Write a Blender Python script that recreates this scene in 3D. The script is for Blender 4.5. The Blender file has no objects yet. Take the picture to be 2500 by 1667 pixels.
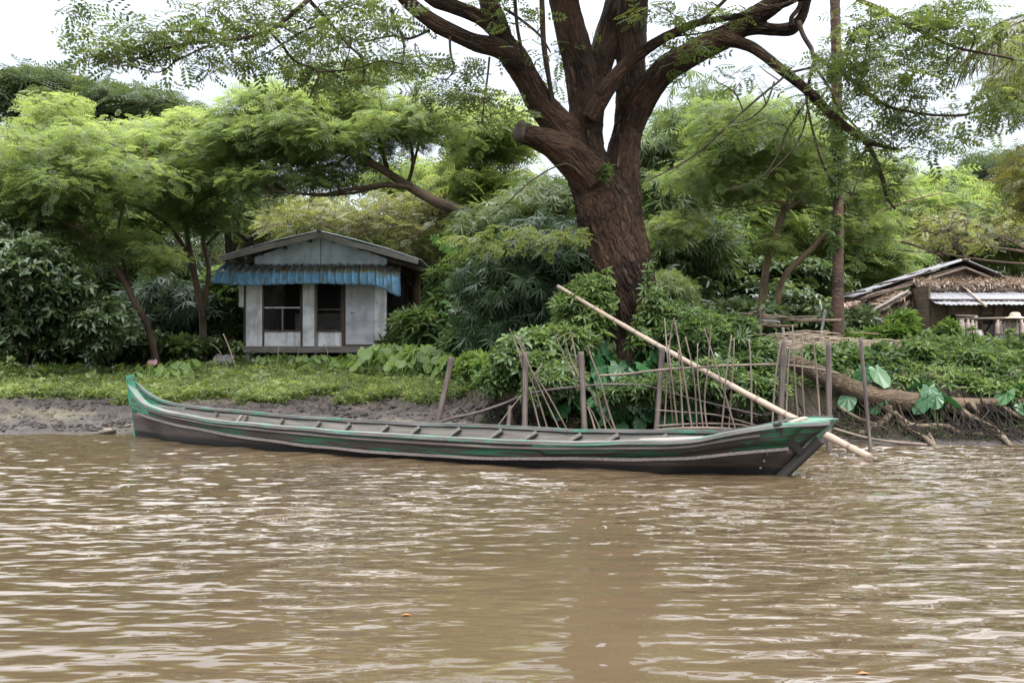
import bpy, math, random
import numpy as np
from mathutils import Vector, Matrix, noise as mnoise

# ---------------------------------------------------------------- camera, sky, sun, exposure
SC = bpy.context.scene
COL = SC.collection
F = 2400.0      # focal length in photo pixels (photo 2500 wide)
CH = 1.2        # eye height above the water, metres
YH = 860.0      # row of the horizon in the photo
cam_d = bpy.data.cameras.new("camera"); cam = bpy.data.objects.new("camera", cam_d); COL.objects.link(cam)
cam.location = (0, 0, CH); cam.rotation_euler = (math.radians(90), 0, 0)
cam_d.sensor_width = 36; cam_d.lens = 36*F/2500; cam_d.shift_y = (YH-833.5)/2500
cam_d.clip_start = 0.05; cam_d.clip_end = 600
SC.camera = cam
SC.view_settings.view_transform = 'Standard'; SC.view_settings.look = 'None'
SC.view_settings.exposure = 0.6; SC.view_settings.gamma = 1; SC.view_settings.use_curve_mapping = False
SC.cycles.max_bounces = 8; SC.cycles.diffuse_bounces = 3; SC.cycles.glossy_bounces = 3
SC.cycles.transmission_bounces = 4; SC.cycles.transparent_max_bounces = 6

SUN_EL, SUN_AZ = math.radians(58), math.radians(152)   # azimuth from +Y towards +X
W_ = bpy.data.worlds.new("World"); SC.world = W_; W_.use_nodes = True
nt = W_.node_tree; nt.nodes.clear(); N = nt.nodes.new; Lk = nt.links.new
out = N('ShaderNodeOutputWorld')
sky = N('ShaderNodeTexSky'); sky.sky_type = 'NISHITA'; sky.sun_disc = False
sky.sun_elevation = SUN_EL; sky.sun_rotation = SUN_AZ
bg1 = N('ShaderNodeBackground'); bg1.inputs['Strength'].default_value = 0.06; Lk(sky.outputs[0], bg1.inputs['Color'])
tc = N('ShaderNodeTexCoord'); sp = N('ShaderNodeSeparateXYZ'); Lk(tc.outputs['Generated'], sp.inputs[0])
mr = N('ShaderNodeMapRange'); mr.interpolation_type = 'SMOOTHSTEP'; mr.inputs['From Min'].default_value = .26; mr.inputs['From Max'].default_value = .72
mr.inputs['To Min'].default_value = 0.61; mr.inputs['To Max'].default_value = 4.9; pw = N('ShaderNodeMath'); pw.operation = 'POWER'; pw.inputs[1].default_value = 1.0; mx0 = N('ShaderNodeMath'); mx0.operation = 'MAXIMUM'; mx0.inputs[1].default_value = 0; Lk(sp.outputs[2], mx0.inputs[0]); Lk(mx0.outputs[0], pw.inputs[0]); Lk(pw.outputs[0], mr.inputs[0])
nz = N('ShaderNodeTexNoise'); nz.inputs['Scale'].default_value = 2.2; nz.inputs['Detail'].default_value = 5
mpg = N('ShaderNodeMapping'); mpg.inputs['Scale'].default_value = (1, 1, 3); Lk(tc.outputs['Generated'], mpg.inputs[0]); Lk(mpg.outputs[0], nz.inputs[0])
m2 = N('ShaderNodeMapRange'); m2.inputs['From Min'].default_value = .3; m2.inputs['From Max'].default_value = .7
m2.inputs['To Min'].default_value = .93; m2.inputs['To Max'].default_value = 1.06; Lk(nz.outputs[0], m2.inputs[0])
mm = N('ShaderNodeMath'); mm.operation = 'MULTIPLY'; Lk(mr.outputs[0], mm.inputs[0]); Lk(m2.outputs[0], mm.inputs[1])
bg2 = N('ShaderNodeBackground'); bg2.inputs['Color'].default_value = (0.95, 0.962, 1.0, 1); Lk(mm.outputs[0], bg2.inputs['Strength'])
ad = N('ShaderNodeAddShader'); Lk(bg1.outputs[0], ad.inputs[0]); Lk(bg2.outputs[0], ad.inputs[1]); Lk(ad.outputs[0], out.inputs[0])

sd = bpy.data.lights.new("sun", 'SUN'); sun = bpy.data.objects.new("sun", sd); COL.objects.link(sun)
sd.energy = 3.0; sd.angle = math.radians(12); sd.color = (1, .95, .86)
v_ = Vector((math.sin(SUN_AZ)*math.cos(SUN_EL), math.cos(SUN_AZ)*math.cos(SUN_EL), math.sin(SUN_EL)))
sun.rotation_euler = v_.to_track_quat('Z', 'Y').to_euler(); sun.location = (0, 0, 40)

# ---------------------------------------------------------------- helpers
RNG = np.random.default_rng(11); random.seed(11)
def W(px, py, d): return np.array([(px-1250)/F*d, d, CH+(YH-py)/F*d])
def G(px, py, z=0.0):
    d = (CH-z)*F/(py-YH); return np.array([(px-1250)/F*d, d, z])
def sstep(a, b, x): t = np.clip((x-a)/(b-a), 0, 1); return t*t*(3-2*t)
def wn(p, f, seed, n=7):
    """smooth band-limited noise about -1..1 at points p (N,k)"""
    r = np.random.default_rng(seed); k = p.shape[1]; o = 0
    for i in range(n):
        d = r.normal(size=k); d /= np.linalg.norm(d); o = o+np.sin(p@d*f*r.uniform(.6, 1.6)*6.283+r.uniform(0, 6.283))
    return o/math.sqrt(n)

def tag(o, label=None, cat=None, group=None, kind=None):
    if label: o['label'] = label
    if cat: o['category'] = cat
    if group: o['group'] = group
    if kind: o['kind'] = kind
    return o
def empty(name, loc, label, cat, group=None, rz=0):
    o = bpy.data.objects.new(name, None); COL.objects.link(o); o.location = tuple(loc); o.rotation_euler = (0, 0, rz)
    o.empty_display_size = .2
    return tag(o, label, cat, group)
def link(name, me, parent=None, base=(0, 0, 0)):
    o = bpy.data.objects.new(name, me); COL.objects.link(o)
    if parent is not None: o.parent = parent
    else: o.location = tuple(base)
    return o
def copy_tree(o, parent=None):
    c = o.copy(); COL.objects.link(c)
    if parent is not None: c.parent = parent
    for ch in list(o.children): copy_tree(ch, c)
    return c

class MB:
    """collects tubes, boxes and sheets, builds one mesh; verts in world space, shifted by base"""
    def __init__(s): s.v = []; s.f = []; s.bk = []; s.sm = []; s.n = 0
    def add(s, v, f, bk=None, smooth=True):
        v = np.asarray(v, float)
        s.v.append(v); s.bk.append(v if bk is None else np.asarray(bk, float))
        s.f += [tuple(i+s.n for i in q) for q in f]; s.sm += [smooth]*len(f); s.n += len(v); return s
    def tube(s, pts, rad, seg=8, res=0, wob=0, cap=True, flat=1.0):
        P = np.asarray(pts, float); R = np.broadcast_to(np.asarray(rad, float), (len(P),)).copy()
        if res and len(P) > 2: P, R = smooth_path(P, R, res)
        T = np.gradient(P, axis=0); T /= np.linalg.norm(T, axis=1)[:, None]+1e-9
        up = np.array([0, 0, 1.]) if abs(T[0][2]) < .9 else np.array([0, 1., 0])
        e1 = np.cross(T[0], up); e1 /= np.linalg.norm(e1)
        a = np.arange(seg)*2*math.pi/seg; vs = []; bk = []; L = 0
        for i in range(len(P)):
            e1 = e1-T[i]*(e1@T[i]); e1 /= np.linalg.norm(e1); e2 = np.cross(T[i], e1)
            if i: L += np.linalg.norm(P[i]-P[i-1])
            r = R[i]
            ring = np.cos(a)[:, None]*e1*r+np.sin(a)[:, None]*e2*r*flat
            if wob:
                w = 1+wob*wn(np.c_[np.cos(a)*1.0, np.sin(a)*1.0, np.full(seg, L/(R[0]*6+.01))], .45, 5)
                ring = ring*w[:, None]
            vs.append(P[i]+ring); bk.append(np.c_[np.cos(a)*r, np.sin(a)*r, np.full(seg, L)])
        n = len(P); f = []
        for i in range(n-1):
            for j in range(seg):
                k = (j+1) % seg; f.append((i*seg+j, i*seg+k, (i+1)*seg+k, (i+1)*seg+j))
        if cap: f.append(tuple(range(seg))[::-1]); f.append(tuple((n-1)*seg+j for j in range(seg)))
        return s.add(np.concatenate(vs), f, np.concatenate(bk))
    def box(s, c, size, M=None, taper=1):
        c = np.asarray(c, float); h = np.asarray(size, float)/2
        v = np.array([[x, y, z] for z in (-1, 1) for y in (-1, 1) for x in (-1, 1)], float)*h
        v[4:, :2] *= taper
        f = [(0, 2, 3, 1), (4, 5, 7, 6), (0, 1, 5, 4), (2, 6, 7, 3), (0, 4, 6, 2), (1, 3, 7, 5)]
        o3 = np.argsort(size); bk = v[:, o3]
        if M is not None: v = v@np.asarray(M).T
        return s.add(v+c, f, bk, False)
    def beam(s, a, b, w, h, up=(0, 0, 1)):
        a = np.asarray(a, float); b = np.asarray(b, float); x = b-a; L = np.linalg.norm(x); x = x/L
        y = np.cross(np.asarray(up, float), x); y /= np.linalg.norm(y); z = np.cross(x, y)
        v = []; bk = []
        for t in (0, 1):
            for p, q in ((-1, -1), (1, -1), (1, 1), (-1, 1)):
                v.append(a+x*L*t+y*w/2*p+z*h/2*q); bk.append((w/2*p, h/2*q, L*t))
        f = [(0, 3, 2, 1), (4, 5, 6, 7)]+[(i, (i+1) % 4, (i+1) % 4+4, i+4) for i in range(4)]
        return s.add(v, f, bk, False)
    def prism(s, poly, axis_vec):
        """closed flat polygon (list of 3d points) pushed along axis_vec"""
        n = len(poly); v = [np.asarray(p, float) for p in poly]; v += [p+np.asarray(axis_vec, float) for p in v]
        f = [tuple(range(n))[::-1], tuple(range(n, 2*n))]+[(i, (i+1) % n, (i+1) % n+n, i+n) for i in range(n)]
        return s.add(v, f, None, False)
    def grid(s, P, bk=None, smooth=True):
        P = np.asarray(P, float); n, m = P.shape[:2]
        f = [(i*m+j, i*m+j+1, (i+1)*m+j+1, (i+1)*m+j) for i in range(n-1) for j in range(m-1)]
        return s.add(P.reshape(-1, 3), f, None if bk is None else np.asarray(bk).reshape(-1, 3), smooth)
    def build(s, name, m, parent=None, base=(0, 0, 0), bevel=0, solid=0):
        me = bpy.data.meshes.new(name); V = np.concatenate(s.v)-np.asarray(base, float)
        me.from_pydata(V.tolist(), [], s.f)
        at = me.attributes.new('bk', 'FLOAT_VECTOR', 'POINT'); at.data.foreach_set('vector', np.concatenate(s.bk).astype(np.float32).ravel())
        me.polygons.foreach_set('use_smooth', s.sm); me.materials.append(m); me.update()
        o = link(name, me, parent, base)
        if solid: md = o.modifiers.new('s', 'SOLIDIFY'); md.thickness = solid; md.offset = 0
        if bevel: md = o.modifiers.new('b', 'BEVEL'); md.width = bevel; md.segments = 2; md.limit_method = 'ANGLE'
        return o
def smooth_path(P, R, res):
    n = len(P); o = []; r = []
    for i in range(n-1):
        p0 = P[max(i-1, 0)]; p1 = P[i]; p2 = P[i+1]; p3 = P[min(i+2, n-1)]
        for k in range(res):
            t = k/res
            o.append(.5*((2*p1)+(-p0+p2)*t+(2*p0-5*p1+4*p2-p3)*t*t+(-p0+3*p1-3*p2+p3)*t**3)); r.append(R[i]*(1-t)+R[i+1]*t)
    o.append(P[-1]); r.append(R[-1]); return np.array(o), np.array(r)

# ---- leaves, many at once
def diam(b, t, w):
    b = np.array(b, float); t = np.array(t, float); x = t-b; y = np.cross([0, 0, 1.], x); y /= np.linalg.norm(y)+1e-9
    m = b+x*.45; return [b, m+y*w/2+[0, 0, .02], t, m-y*w/2+[0, 0, .02]]
def tmpl_feather(pairs=5, sub=3, droop=.25):
    v = []
    for i in range(pairs):
        x = .1+.8*i/(pairs-1); L = .45*math.sin(math.pi*(.25+.6*i/(pairs-1)))
        for sg in (-1, 1):
            for k in range(sub):
                f = (k+.6)/sub
                p = np.array([x+.18*f*L*2, sg*L*f, -droop*(x*x+.5*f*L)]); w = .09; q = p+np.array([.10, sg*.06, -.03])*1.25
                v += diam(p-np.array([.05, sg*.04, -.01]), q, w)
    return quads(v)
def tmpl_pinnate(pairs=5):
    v = []
    for i in range(pairs):
        x = .12+.78*i/(pairs-1); l = .34*(1-.35*abs(i/(pairs-1)-.45)*2)
        for sg in (-1, 1): v += diam((x, sg*.02, -.15*x*x), (x+.14, sg*l, -.15*x*x-.05), .15)
    v += diam((.9, 0, -.13), (1.2, 0, -.2), .14)
    return quads(v)
def tmpl_bamboo(n=6):
    v = []
    for i in range(n):
        a = math.radians(-65+130*i/(n-1)); l = .8+.3*random.random(); x0 = .25*random.random()
        v += diam((x0, 0, 0), (x0+math.cos(a)*l, math.sin(a)*l, -.25-.3*random.random()), .11)
    return quads(v)
def tmpl_broad(n=5, w=.3):
    vs = []; fs = []
    for i in range(n):
        a = 2*math.pi*i/n+random.uniform(-.3, .3); l = random.uniform(.7, 1.1); c, s_ = math.cos(a), math.sin(a); dz = random.uniform(-.45, .15)
        def q(u, t, z): return (c*u*l-s_*t, s_*u*l+c*t, z+dz*u*u)
        b = len(vs)
        vs += [q(.08, 0, 0), q(.35, w*.5, .07), q(.72, w*.42, .05), q(1, 0, -.08), q(.72, -w*.42, .05), q(.35, -w*.5, .07)]
        fs += [(b, b+3, b+2, b+1), (b, b+5, b+4, b+3)]
    return np.array(vs), np.array(fs)
def tmpl_blade(n=5):
    v = []
    for i in range(n):
        a = random.uniform(0, 6.28); b = np.array([random.uniform(-.1, .1), random.uniform(-.1, .1), 0]); l = random.uniform(.6, 1.1); o = random.uniform(.1, .5)
        t = b+[math.cos(a)*o, math.sin(a)*o, l]; y = np.array([-math.sin(a), math.cos(a), 0])*.035; m = b*.5+t*.5+[0, 0, .08]
        v += [b-y, b+y, t+y*.2, t-y*.2]
    return quads(v)
def quads(v): v = np.array(v, float); return v, np.arange(len(v)).reshape(-1, 4)

def frames(dirx, up):
    X = dirx/(np.linalg.norm(dirx, axis=1)[:, None]+1e-9); Y = np.cross(up, X); Y /= np.linalg.norm(Y, axis=1)[:, None]+1e-9
    return np.stack([X, Y, np.cross(X, Y)], axis=2)
class Leaves:
    def __init__(s): s.V = []; s.Fc = []; s.A = []; s.n = 0
    def add(s, tm, pos, dirx, up, scale, v):
        tv, tf = tm; M = frames(dirx, up); k = len(tv); n = len(pos)
        if n == 0: return
        X = np.einsum('nij,kj->nki', M, tv)*np.asarray(scale).reshape(-1, 1, 1)+pos[:, None, :]
        s.V.append(X.reshape(-1, 3)); s.Fc.append((tf[None]+(np.arange(n)*k)[:, None, None]).reshape(-1, 4)+s.n)
        s.A.append(np.clip(np.repeat(v, len(tf))+RNG.normal(0, .05, n*len(tf)), 0, 1)); s.n += n*k
    def build(s, name, m, parent=None, base=(0, 0, 0)):
        V = (np.concatenate(s.V)-np.asarray(base, float)).astype(np.float32); Q = np.concatenate(s.Fc).astype(np.int32); A = np.concatenate(s.A).astype(np.float32)
        me = bpy.data.meshes.new(name); me.vertices.add(len(V)); me.vertices.foreach_set('co', V.ravel())
        me.loops.add(Q.size); me.loops.foreach_set('vertex_index', Q.ravel())
        me.polygons.add(len(Q)); me.polygons.foreach_set('loop_start', np.arange(len(Q), dtype=np.int32)*4)
        me.update(calc_edges=True)
        at = me.attributes.new('v', 'FLOAT', 'FACE'); at.data.foreach_set('value', A)
        me.materials.append(m)
        return link(name, me, parent, base)

# ---------------------------------------------------------------- materials
def newmat(name):
    m = bpy.data.materials.new(name); m.use_nodes = True; t = m.node_tree; t.nodes.clear()
    o = t.nodes.new('ShaderNodeOutputMaterial'); b = t.nodes.new('ShaderNodeBsdfPrincipled'); t.links.new(b.outputs[0], o.inputs[0])
    return m, t, b, o
def ramp(t, src, stops, interp='LINEAR'):
    r = t.nodes.new('ShaderNodeValToRGB'); r.color_ramp.interpolation = interp
    e = r.color_ramp.elements
    while len(e) < len(stops): e.new(.5)
    for i, (p, c) in enumerate(stops): e[i].position = p; e[i].color = (*c, 1) if len(c) == 3 else c
    t.links.new(src, r.inputs[0]); return r.outputs[0]
def mixc(t, f, a, b, mode='MIX'):
    n = t.nodes.new('ShaderNodeMix'); n.data_type = 'RGBA'; n.blend_type = mode
    for i, x in ((0, f), (6, a), (7, b)):
        if isinstance(x, (int, float)): n.inputs[i].default_value = x
        elif isinstance(x, tuple): n.inputs[i].default_value = (*x, 1)
        else: t.links.new(x, n.inputs[i])
    return n.outputs[2]
def tnoise(t, co, scale, detail=4, rough=.55, mp=None, kind='N', dist=0):
    if mp is not None:
        q = t.nodes.new('ShaderNodeMapping'); q.inputs['Scale'].default_value = mp; t.links.new(co, q.inputs[0]); co = q.outputs[0]
    if kind == 'V':
        n = t.nodes.new('ShaderNodeTexVoronoi'); n.feature = 'F1'; n.inputs['Scale'].default_value = scale; t.links.new(co, n.inputs[0]); return n.outputs['Distance']
    n = t.nodes.new('ShaderNodeTexNoise'); n.inputs['Scale'].default_value = scale; n.inputs['Detail'].default_value = detail
    n.inputs['Roughness'].default_value = rough; n.inputs['Distortion'].default_value = dist; t.links.new(co, n.inputs[0]); return n.outputs[0]
def coord(t, kind='bk'):
    if kind == 'bk': a = t.nodes.new('ShaderNodeAttribute'); a.attribute_name = 'bk'; return a.outputs['Vector']
    return t.nodes.new('ShaderNodeTexCoord').outputs[kind]
def bump(t, b, h, dist, strength=1, nrm=None):
    n = t.nodes.new('ShaderNodeBump'); n.inputs['Distance'].default_value = dist; n.inputs['Strength'].default_value = strength
    t.links.new(h, n.inputs['Height'])
    if nrm is not None: t.links.new(nrm, n.inputs['Normal'])
    if b is not None: t.links.new(n.outputs[0], b.inputs['Normal'])
    return n.outputs[0]
def mth(t, op, a, b=None, clamp=False):
    n = t.nodes.new('ShaderNodeMath'); n.operation = op; n.use_clamp = clamp
    for i, x in ((0, a), (1, b)):
        if x is None: continue
        if isinstance(x, (int, float)): n.inputs[i].default_value = x
        else: t.links.new(x, n.inputs[i])
    return n.outputs[0]

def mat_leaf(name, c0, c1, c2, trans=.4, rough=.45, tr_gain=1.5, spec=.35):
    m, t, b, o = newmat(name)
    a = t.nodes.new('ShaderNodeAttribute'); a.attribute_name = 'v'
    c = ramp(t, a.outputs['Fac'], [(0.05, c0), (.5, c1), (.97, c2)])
    nz_ = tnoise(t, coord(t, 'Object'), .9, 3)
    c = mixc(t, mth(t, 'MULTIPLY', nz_, .5), c, tuple(x*.7 for x in c1))
    t.links.new(c, b.inputs['Base Color']); b.inputs['Roughness'].default_value = rough; b.inputs['Specular IOR Level'].default_value = spec
    tr = t.nodes.new('ShaderNodeBsdfTranslucent')
    c2_ = mixc(t, 1.0, c, (1.15*tr_gain, 1.1*tr_gain, .7*tr_gain), 'MULTIPLY'); t.links.new(c2_, tr.inputs[0])
    ms = t.nodes.new('ShaderNodeMixShader'); ms.inputs[0].default_value = trans
    t.links.new(b.outputs[0], ms.inputs[1]); t.links.new(tr.outputs[0], ms.inputs[2]); t.links.new(ms.outputs[0], o.inputs[0]); return m
def mat_bark(name, cd, cm, cl, moss=0, sx=14, sz=2.2, bd=.03):
    m, t, b, o = newmat(name); k = coord(t)
    n1 = tnoise(t, k, 1, 6, .62, (sx, sx, sz), dist=.4); n2 = tnoise(t, k, 1, 5, .6, (sx*2.6, sx*2.6, sz*4)); n3 = tnoise(t, coord(t, 'Object'), 1.1, 4)
    r1 = mth(t, 'ABSOLUTE', mth(t, 'SUBTRACT', n1, .5)); r1 = mth(t, 'MULTIPLY', r1, 5, True)
    c = ramp(t, r1, [(.03, cd), (.4, cm), (.95, cl)])
    c = mixc(t, mth(t, 'MULTIPLY', n2, .6), c, cd)
    if name == 'bark_big':
        q = t.nodes.new('ShaderNodeMapping'); q.inputs['Scale'].default_value = (13, 13, 3.2); t.links.new(k, q.inputs[0])
        dn = t.nodes.new('ShaderNodeTexNoise'); dn.inputs['Scale'].default_value = 1.5; t.links.new(q.outputs[0], dn.inputs[0])
        av = t.nodes.new('ShaderNodeMix'); av.data_type = 'VECTOR'; av.inputs[0].default_value = .35; t.links.new(q.outputs[0], av.inputs[4]); t.links.new(dn.outputs['Color'], av.inputs[5])
        vo = t.nodes.new('ShaderNodeTexVoronoi'); vo.feature = 'DISTANCE_TO_EDGE'; vo.inputs['Scale'].default_value = 1.5; t.links.new(av.outputs[1], vo.inputs[0])
        crk = ramp(t, vo.outputs['Distance'], [(.02, (0, 0, 0)), (.16, (1, 1, 1))]); c = mixc(t, crk, cd, c); r1 = mth(t, 'ADD', r1, mth(t, 'MULTIPLY', crk, .8))
        n5 = tnoise(t, coord(t, 'Object'), 5, 5, .7); c = mixc(t, ramp(t, n5, [(.6, (0, 0, 0)), (.7, (.45, .45, .45))]), c, (.26, .20, .15))
    c = mixc(t, ramp(t, n3, [(.38, (0, 0, 0)), (.66, (1, 1, 1))]), c, tuple(x*1.35 for x in cm))
    if moss:
        g = t.nodes.new('ShaderNodeNewGeometry'); s_ = t.nodes.new('ShaderNodeSeparateXYZ'); t.links.new(g.outputs['Normal'], s_.inputs[0])
        n4 = tnoise(t, coord(t, 'Object'), 2.6, 5, .65)
        f = mth(t, 'ADD', mth(t, 'MULTIPLY', s_.outputs[2], .55), mth(t, 'MULTIPLY', mth(t, 'SUBTRACT', n4, .5), 2.4))
        f = ramp(t, f, [(.42, (0, 0, 0)), (.62, (moss,)*3)])
        c = mixc(t, f, c, (.035, .05, .012))
    t.links.new(c, b.inputs['Base Color']); b.inputs['Roughness'].default_value = .92; b.inputs['Specular IOR Level'].default_value = .2
    h = mth(t, 'ADD', r1, mth(t, 'MULTIPLY', n2, .6)); bump(t, b, h, bd); return m
def mat_wood(name, c0, c1, c2, rough=.8, s=1.0, bd=.003, stain=(.05, .04, .03), st=.5):
    m, t, b, o = newmat(name); k = coord(t)
    n1 = tnoise(t, k, 1, 6, .6, (45*s, 45*s, 2.5*s)); n2 = tnoise(t, coord(t, 'Object'), 2.3, 5, .6)
    c = ramp(t, n1, [(.3, c0), (.5, c1), (.72, c2)])
    c = mixc(t, ramp(t, n2, [(.5, (0, 0, 0)), (.72, (st,)*3)]), c, stain)
    t.links.new(c, b.inputs['Base Color']); b.inputs['Roughness'].default_value = rough; b.inputs['Specular IOR Level'].default_value = .3
    bump(t, b, n1, bd); return m
def mat_paint(name, paint, wood, thr=.5, sc=(3, 14, 14), wear=.06, rough=.6, wet=None, mud=(.16, .13, .12), mudf=.35):
    """flaking paint over wood, coordinates: object space with x along the plank"""
    m, t, b, o = newmat(name); k = coord(t)
    n1 = tnoise(t, k, 1, 8, .68, sc); n2 = tnoise(t, k, 1, 5, .6, (3, 60, 60)); n3 = tnoise(t, k, 1, 4, .6, (1.1, 4, 4))
    f = ramp(t, n1, [(thr-wear, (0, 0, 0)), (thr+wear*.3, (1, 1, 1))])
    wd = mixc(t, n2, tuple(x*.6 for x in wood), tuple(x*1.35 for x in wood))
    pc = mixc(t, n2, tuple(x*.75 for x in paint), tuple(x*1.2 for x in paint))
    c = mixc(t, f, pc, wd)
    c = mixc(t, ramp(t, n3, [(.45, (0, 0, 0)), (.75, (mudf,)*3)]), c, mud)
    if wet:
        s_ = t.nodes.new('ShaderNodeSeparateXYZ'); t.links.new(coord(t, 'Object'), s_.inputs[0])
        z = mth(t, 'ADD', s_.outputs[2], mth(t, 'MULTIPLY', mth(t, 'SUBTRACT', n3, .5), .05))
        f2 = t.nodes.new('ShaderNodeMapRange'); f2.inputs[1].default_value = wet; f2.inputs[2].default_value = wet+.025; t.links.new(z, f2.inputs[0])
        c = mixc(t, f2.outputs[0], (.012, .011, .011), c)
    t.links.new(c, b.inputs['Base Color']); b.inputs['Roughness'].default_value = rough; b.inputs['Specular IOR Level'].default_value = .35
    bump(t, b, mth(t, 'ADD', mth(t, 'MULTIPLY', f, .6), n2), .004); return m
# ---------------------------------------------------------------- palette
M = {}
M['bark'] = mat_bark('bark_big', (.009, .006, .004), (.080, .047, .030), (.24, .155, .103), moss=.8, sx=15, sz=1.9, bd=.09)
M['bark_limb'] = mat_bark('bark_limb', (.02, .015, .012), (.06, .042, .03), (.12, .085, .06), moss=.6, sx=20, sz=2.5, bd=.02)
M['bark_thin'] = mat_bark('bark_thin', (.03, .022, .016), (.085, .06, .042), (.17, .125, .09), sx=30, sz=5, bd=.006)
M['bark_dark'] = mat_bark('bark_dark', (.012, .01, .008), (.03, .024, .019), (.07, .055, .045), sx=20, sz=3, bd=.01)
M['bark_pale'] = mat_bark('bark_pale', (.06, .045, .032), (.16, .115, .08), (.26, .2, .145), sx=26, sz=4, bd=.006)
M['root'] = mat_bark('root_bark', (.04, .03, .021), (.15, .115, .08), (.28, .22, .16), sx=30, sz=5, bd=.01)
M['log'] = mat_bark('log_bark', (.03, .022, .014), (.10, .073, .048), (.2, .15, .10), sx=13, sz=8, bd=.03)
M['stake'] = mat_wood('stake_wood', (.045, .035, .028), (.115, .088, .07), (.2, .16, .13), s=1.2)
M['post'] = mat_wood('post_wood', (.025, .02, .018), (.07, .055, .048), (.14, .112, .098), s=.8, bd=.008)
M['cane'] = mat_wood('cane', (.17, .122, .09), (.26, .195, .145), (.35, .27, .205), rough=.55, s=.5, stain=(.22, .17, .14), st=.7)
_t = M['cane'].node_tree; _b = [n for n in _t.nodes if n.type == 'BSDF_PRINCIPLED'][0]; _c = _b.inputs['Base Color'].links[0].from_socket
_s = _t.nodes.new('ShaderNodeSeparateXYZ'); _t.links.new(coord(_t), _s.inputs[0])
_f = mth(_t, 'PINGPONG', _s.outputs[2], .235); _n = tnoise(_t, coord(_t), 1, 4, .6, (4, 4, 1.3))
_c2 = mixc(_t, ramp(_t, _f, [(.010, (.75,)*3), (.03, (0, 0, 0))]), _c, (.10, .075, .06)); _c2 = mixc(_t, ramp(_t, _n, [(.4, (0, 0, 0)), (.7, (.7,)*3)]), _c2, (.20, .165, .14)); _t.links.new(_c2, _b.inputs['Base Color'])
M['greywood'] = mat_wood('grey_wood', (.10, .088, .08), (.2, .18, .165), (.33, .3, .275), s=.7)
M['darkwood'] = mat_wood('dark_wood', (.035, .025, .02), (.085, .06, .048), (.15, .11, .09), s=.8)

# ---------------------------------------------------------------- ground
def shore(x):  # distance (y) at which the ground rises out of the water
    return np.interp(x, [-40, -8, -3, -.6, 1.5, 3.4, 5, 7, 12, 40], [15.4, 14.5, 14.5, 14.6, 14.5, 13.3, 12.75, 12.6, 12.6, 12.6])
def ground_z(x, y):
    x = np.asarray(x, float); y = np.asarray(y, float); t = y-shore(x)
    zl = np.interp(t, [-4, 0, 3.3, 9, 12, 60], [-.9, 0, .36, .72, .78, .8])
    zr = np.interp(t, [-4, 0, .7, 1.05, 1.2, 1.45, 2.2, 7, 60], [-.9, 0, .12, .24, .62, .85, 1.08, 1.22, 1.22])
    b = sstep(-1.0, .2, x+.15*np.sin(y*2))
    b = b*(1-.0*y)
    return zl*(1-b)+zr*b
xs = np.unique(np.concatenate([np.arange(-12, 12, .055), 12+1.08**np.arange(0, 36)*.9-.9, -12-1.08**np.arange(1, 36)*.9+.9, [-90, 90, -200, 200]]))
ys = np.unique(np.concatenate([np.arange(11.6, 19.4, .05), np.arange(19.4, 30, .35), [-40, -10, 0, 5, 8, 10, 11], 30+1.12**np.arange(0, 36), [150, 260]]))
XX, YY = np.meshgrid(xs, ys); pp = np.c_[XX.ravel(), YY.ravel()]
Z = ground_z(XX, YY).ravel(); tt = YY.ravel()-shore(XX.ravel())
near = (np.abs(pp[:, 0]) < 12.5)&(pp[:, 1] < 20)
lump = .016*wn(pp, 1.3, 1)+.018*wn(pp*np.array([1, 1.3]), 3.4, 2)
r_ = wn(pp*np.array([1, 1.2]), 2.2, 3)+.8*wn(pp, 4.5, 4)+.5*wn(pp, 8, 14)
lump += .06*np.clip(r_-.25, 0, 1.6)*(.5+.5*np.clip(wn(pp, .35, 6), -1, 1))
lump *= sstep(.1, .9, tt)*near
Z = Z+lump+(~near)*.03*wn(pp, .15, 7)
mb = MB(); mb.grid(np.c_[pp, Z].reshape(len(ys), len(xs), 3))
m, t, b, o = newmat('mud'); k = coord(t, 'Object')
n1 = tnoise(t, k, 3.2, 8, .65); n2 = tnoise(t, k, 14, 6, .7); n0 = tnoise(t, k, .9, 4)
c = ramp(t, n1, [(.32, (.009, .007, .006)), (.46, (.034, .026, .022)), (.7, (.075, .060, .053))])
c = mixc(t, ramp(t, n0, [(.5, (0, 0, 0)), (.7, (.5, .5, .5))]), c, (.15, .13, .08))
s_ = t.nodes.new('ShaderNodeSeparateXYZ'); t.links.new(k, s_.inputs[0])
zz = mth(t, 'ADD', s_.outputs[2], mth(t, 'MULTIPLY', mth(t, 'SUBTRACT', n1, .5), .16))
f = t.nodes.new('ShaderNodeMapRange'); f.inputs[1].default_value = .34; f.inputs[2].default_value = .5; t.links.new(zz, f.inputs[0])
c = mixc(t, f.outputs[0], c, mixc(t, n2, (.05, .04, .028), (.085, .085, .04)))
t.links.new(c, b.inputs['Base Color'])
f2 = t.nodes.new('ShaderNodeMapRange'); f2.inputs[1].default_value = 0.0; f2.inputs[2].default_value = .3; f2.inputs[3].default_value = .38; f2.inputs[4].default_value = .85; t.links.new(zz, f2.inputs[0]); t.links.new(f2.outputs[0], b.inputs['Roughness'])
b.inputs['Specular IOR Level'].default_value = .28
bump(t, b, mth(t, 'ADD', n1, mth(t, 'MULTIPLY', n2, .5)), .07)
M['mud'] = m
gr = mb.build('ground', m); tag(gr, 'grey brown churned mud bank rising to the grassy river shore', kind='structure')

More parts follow.
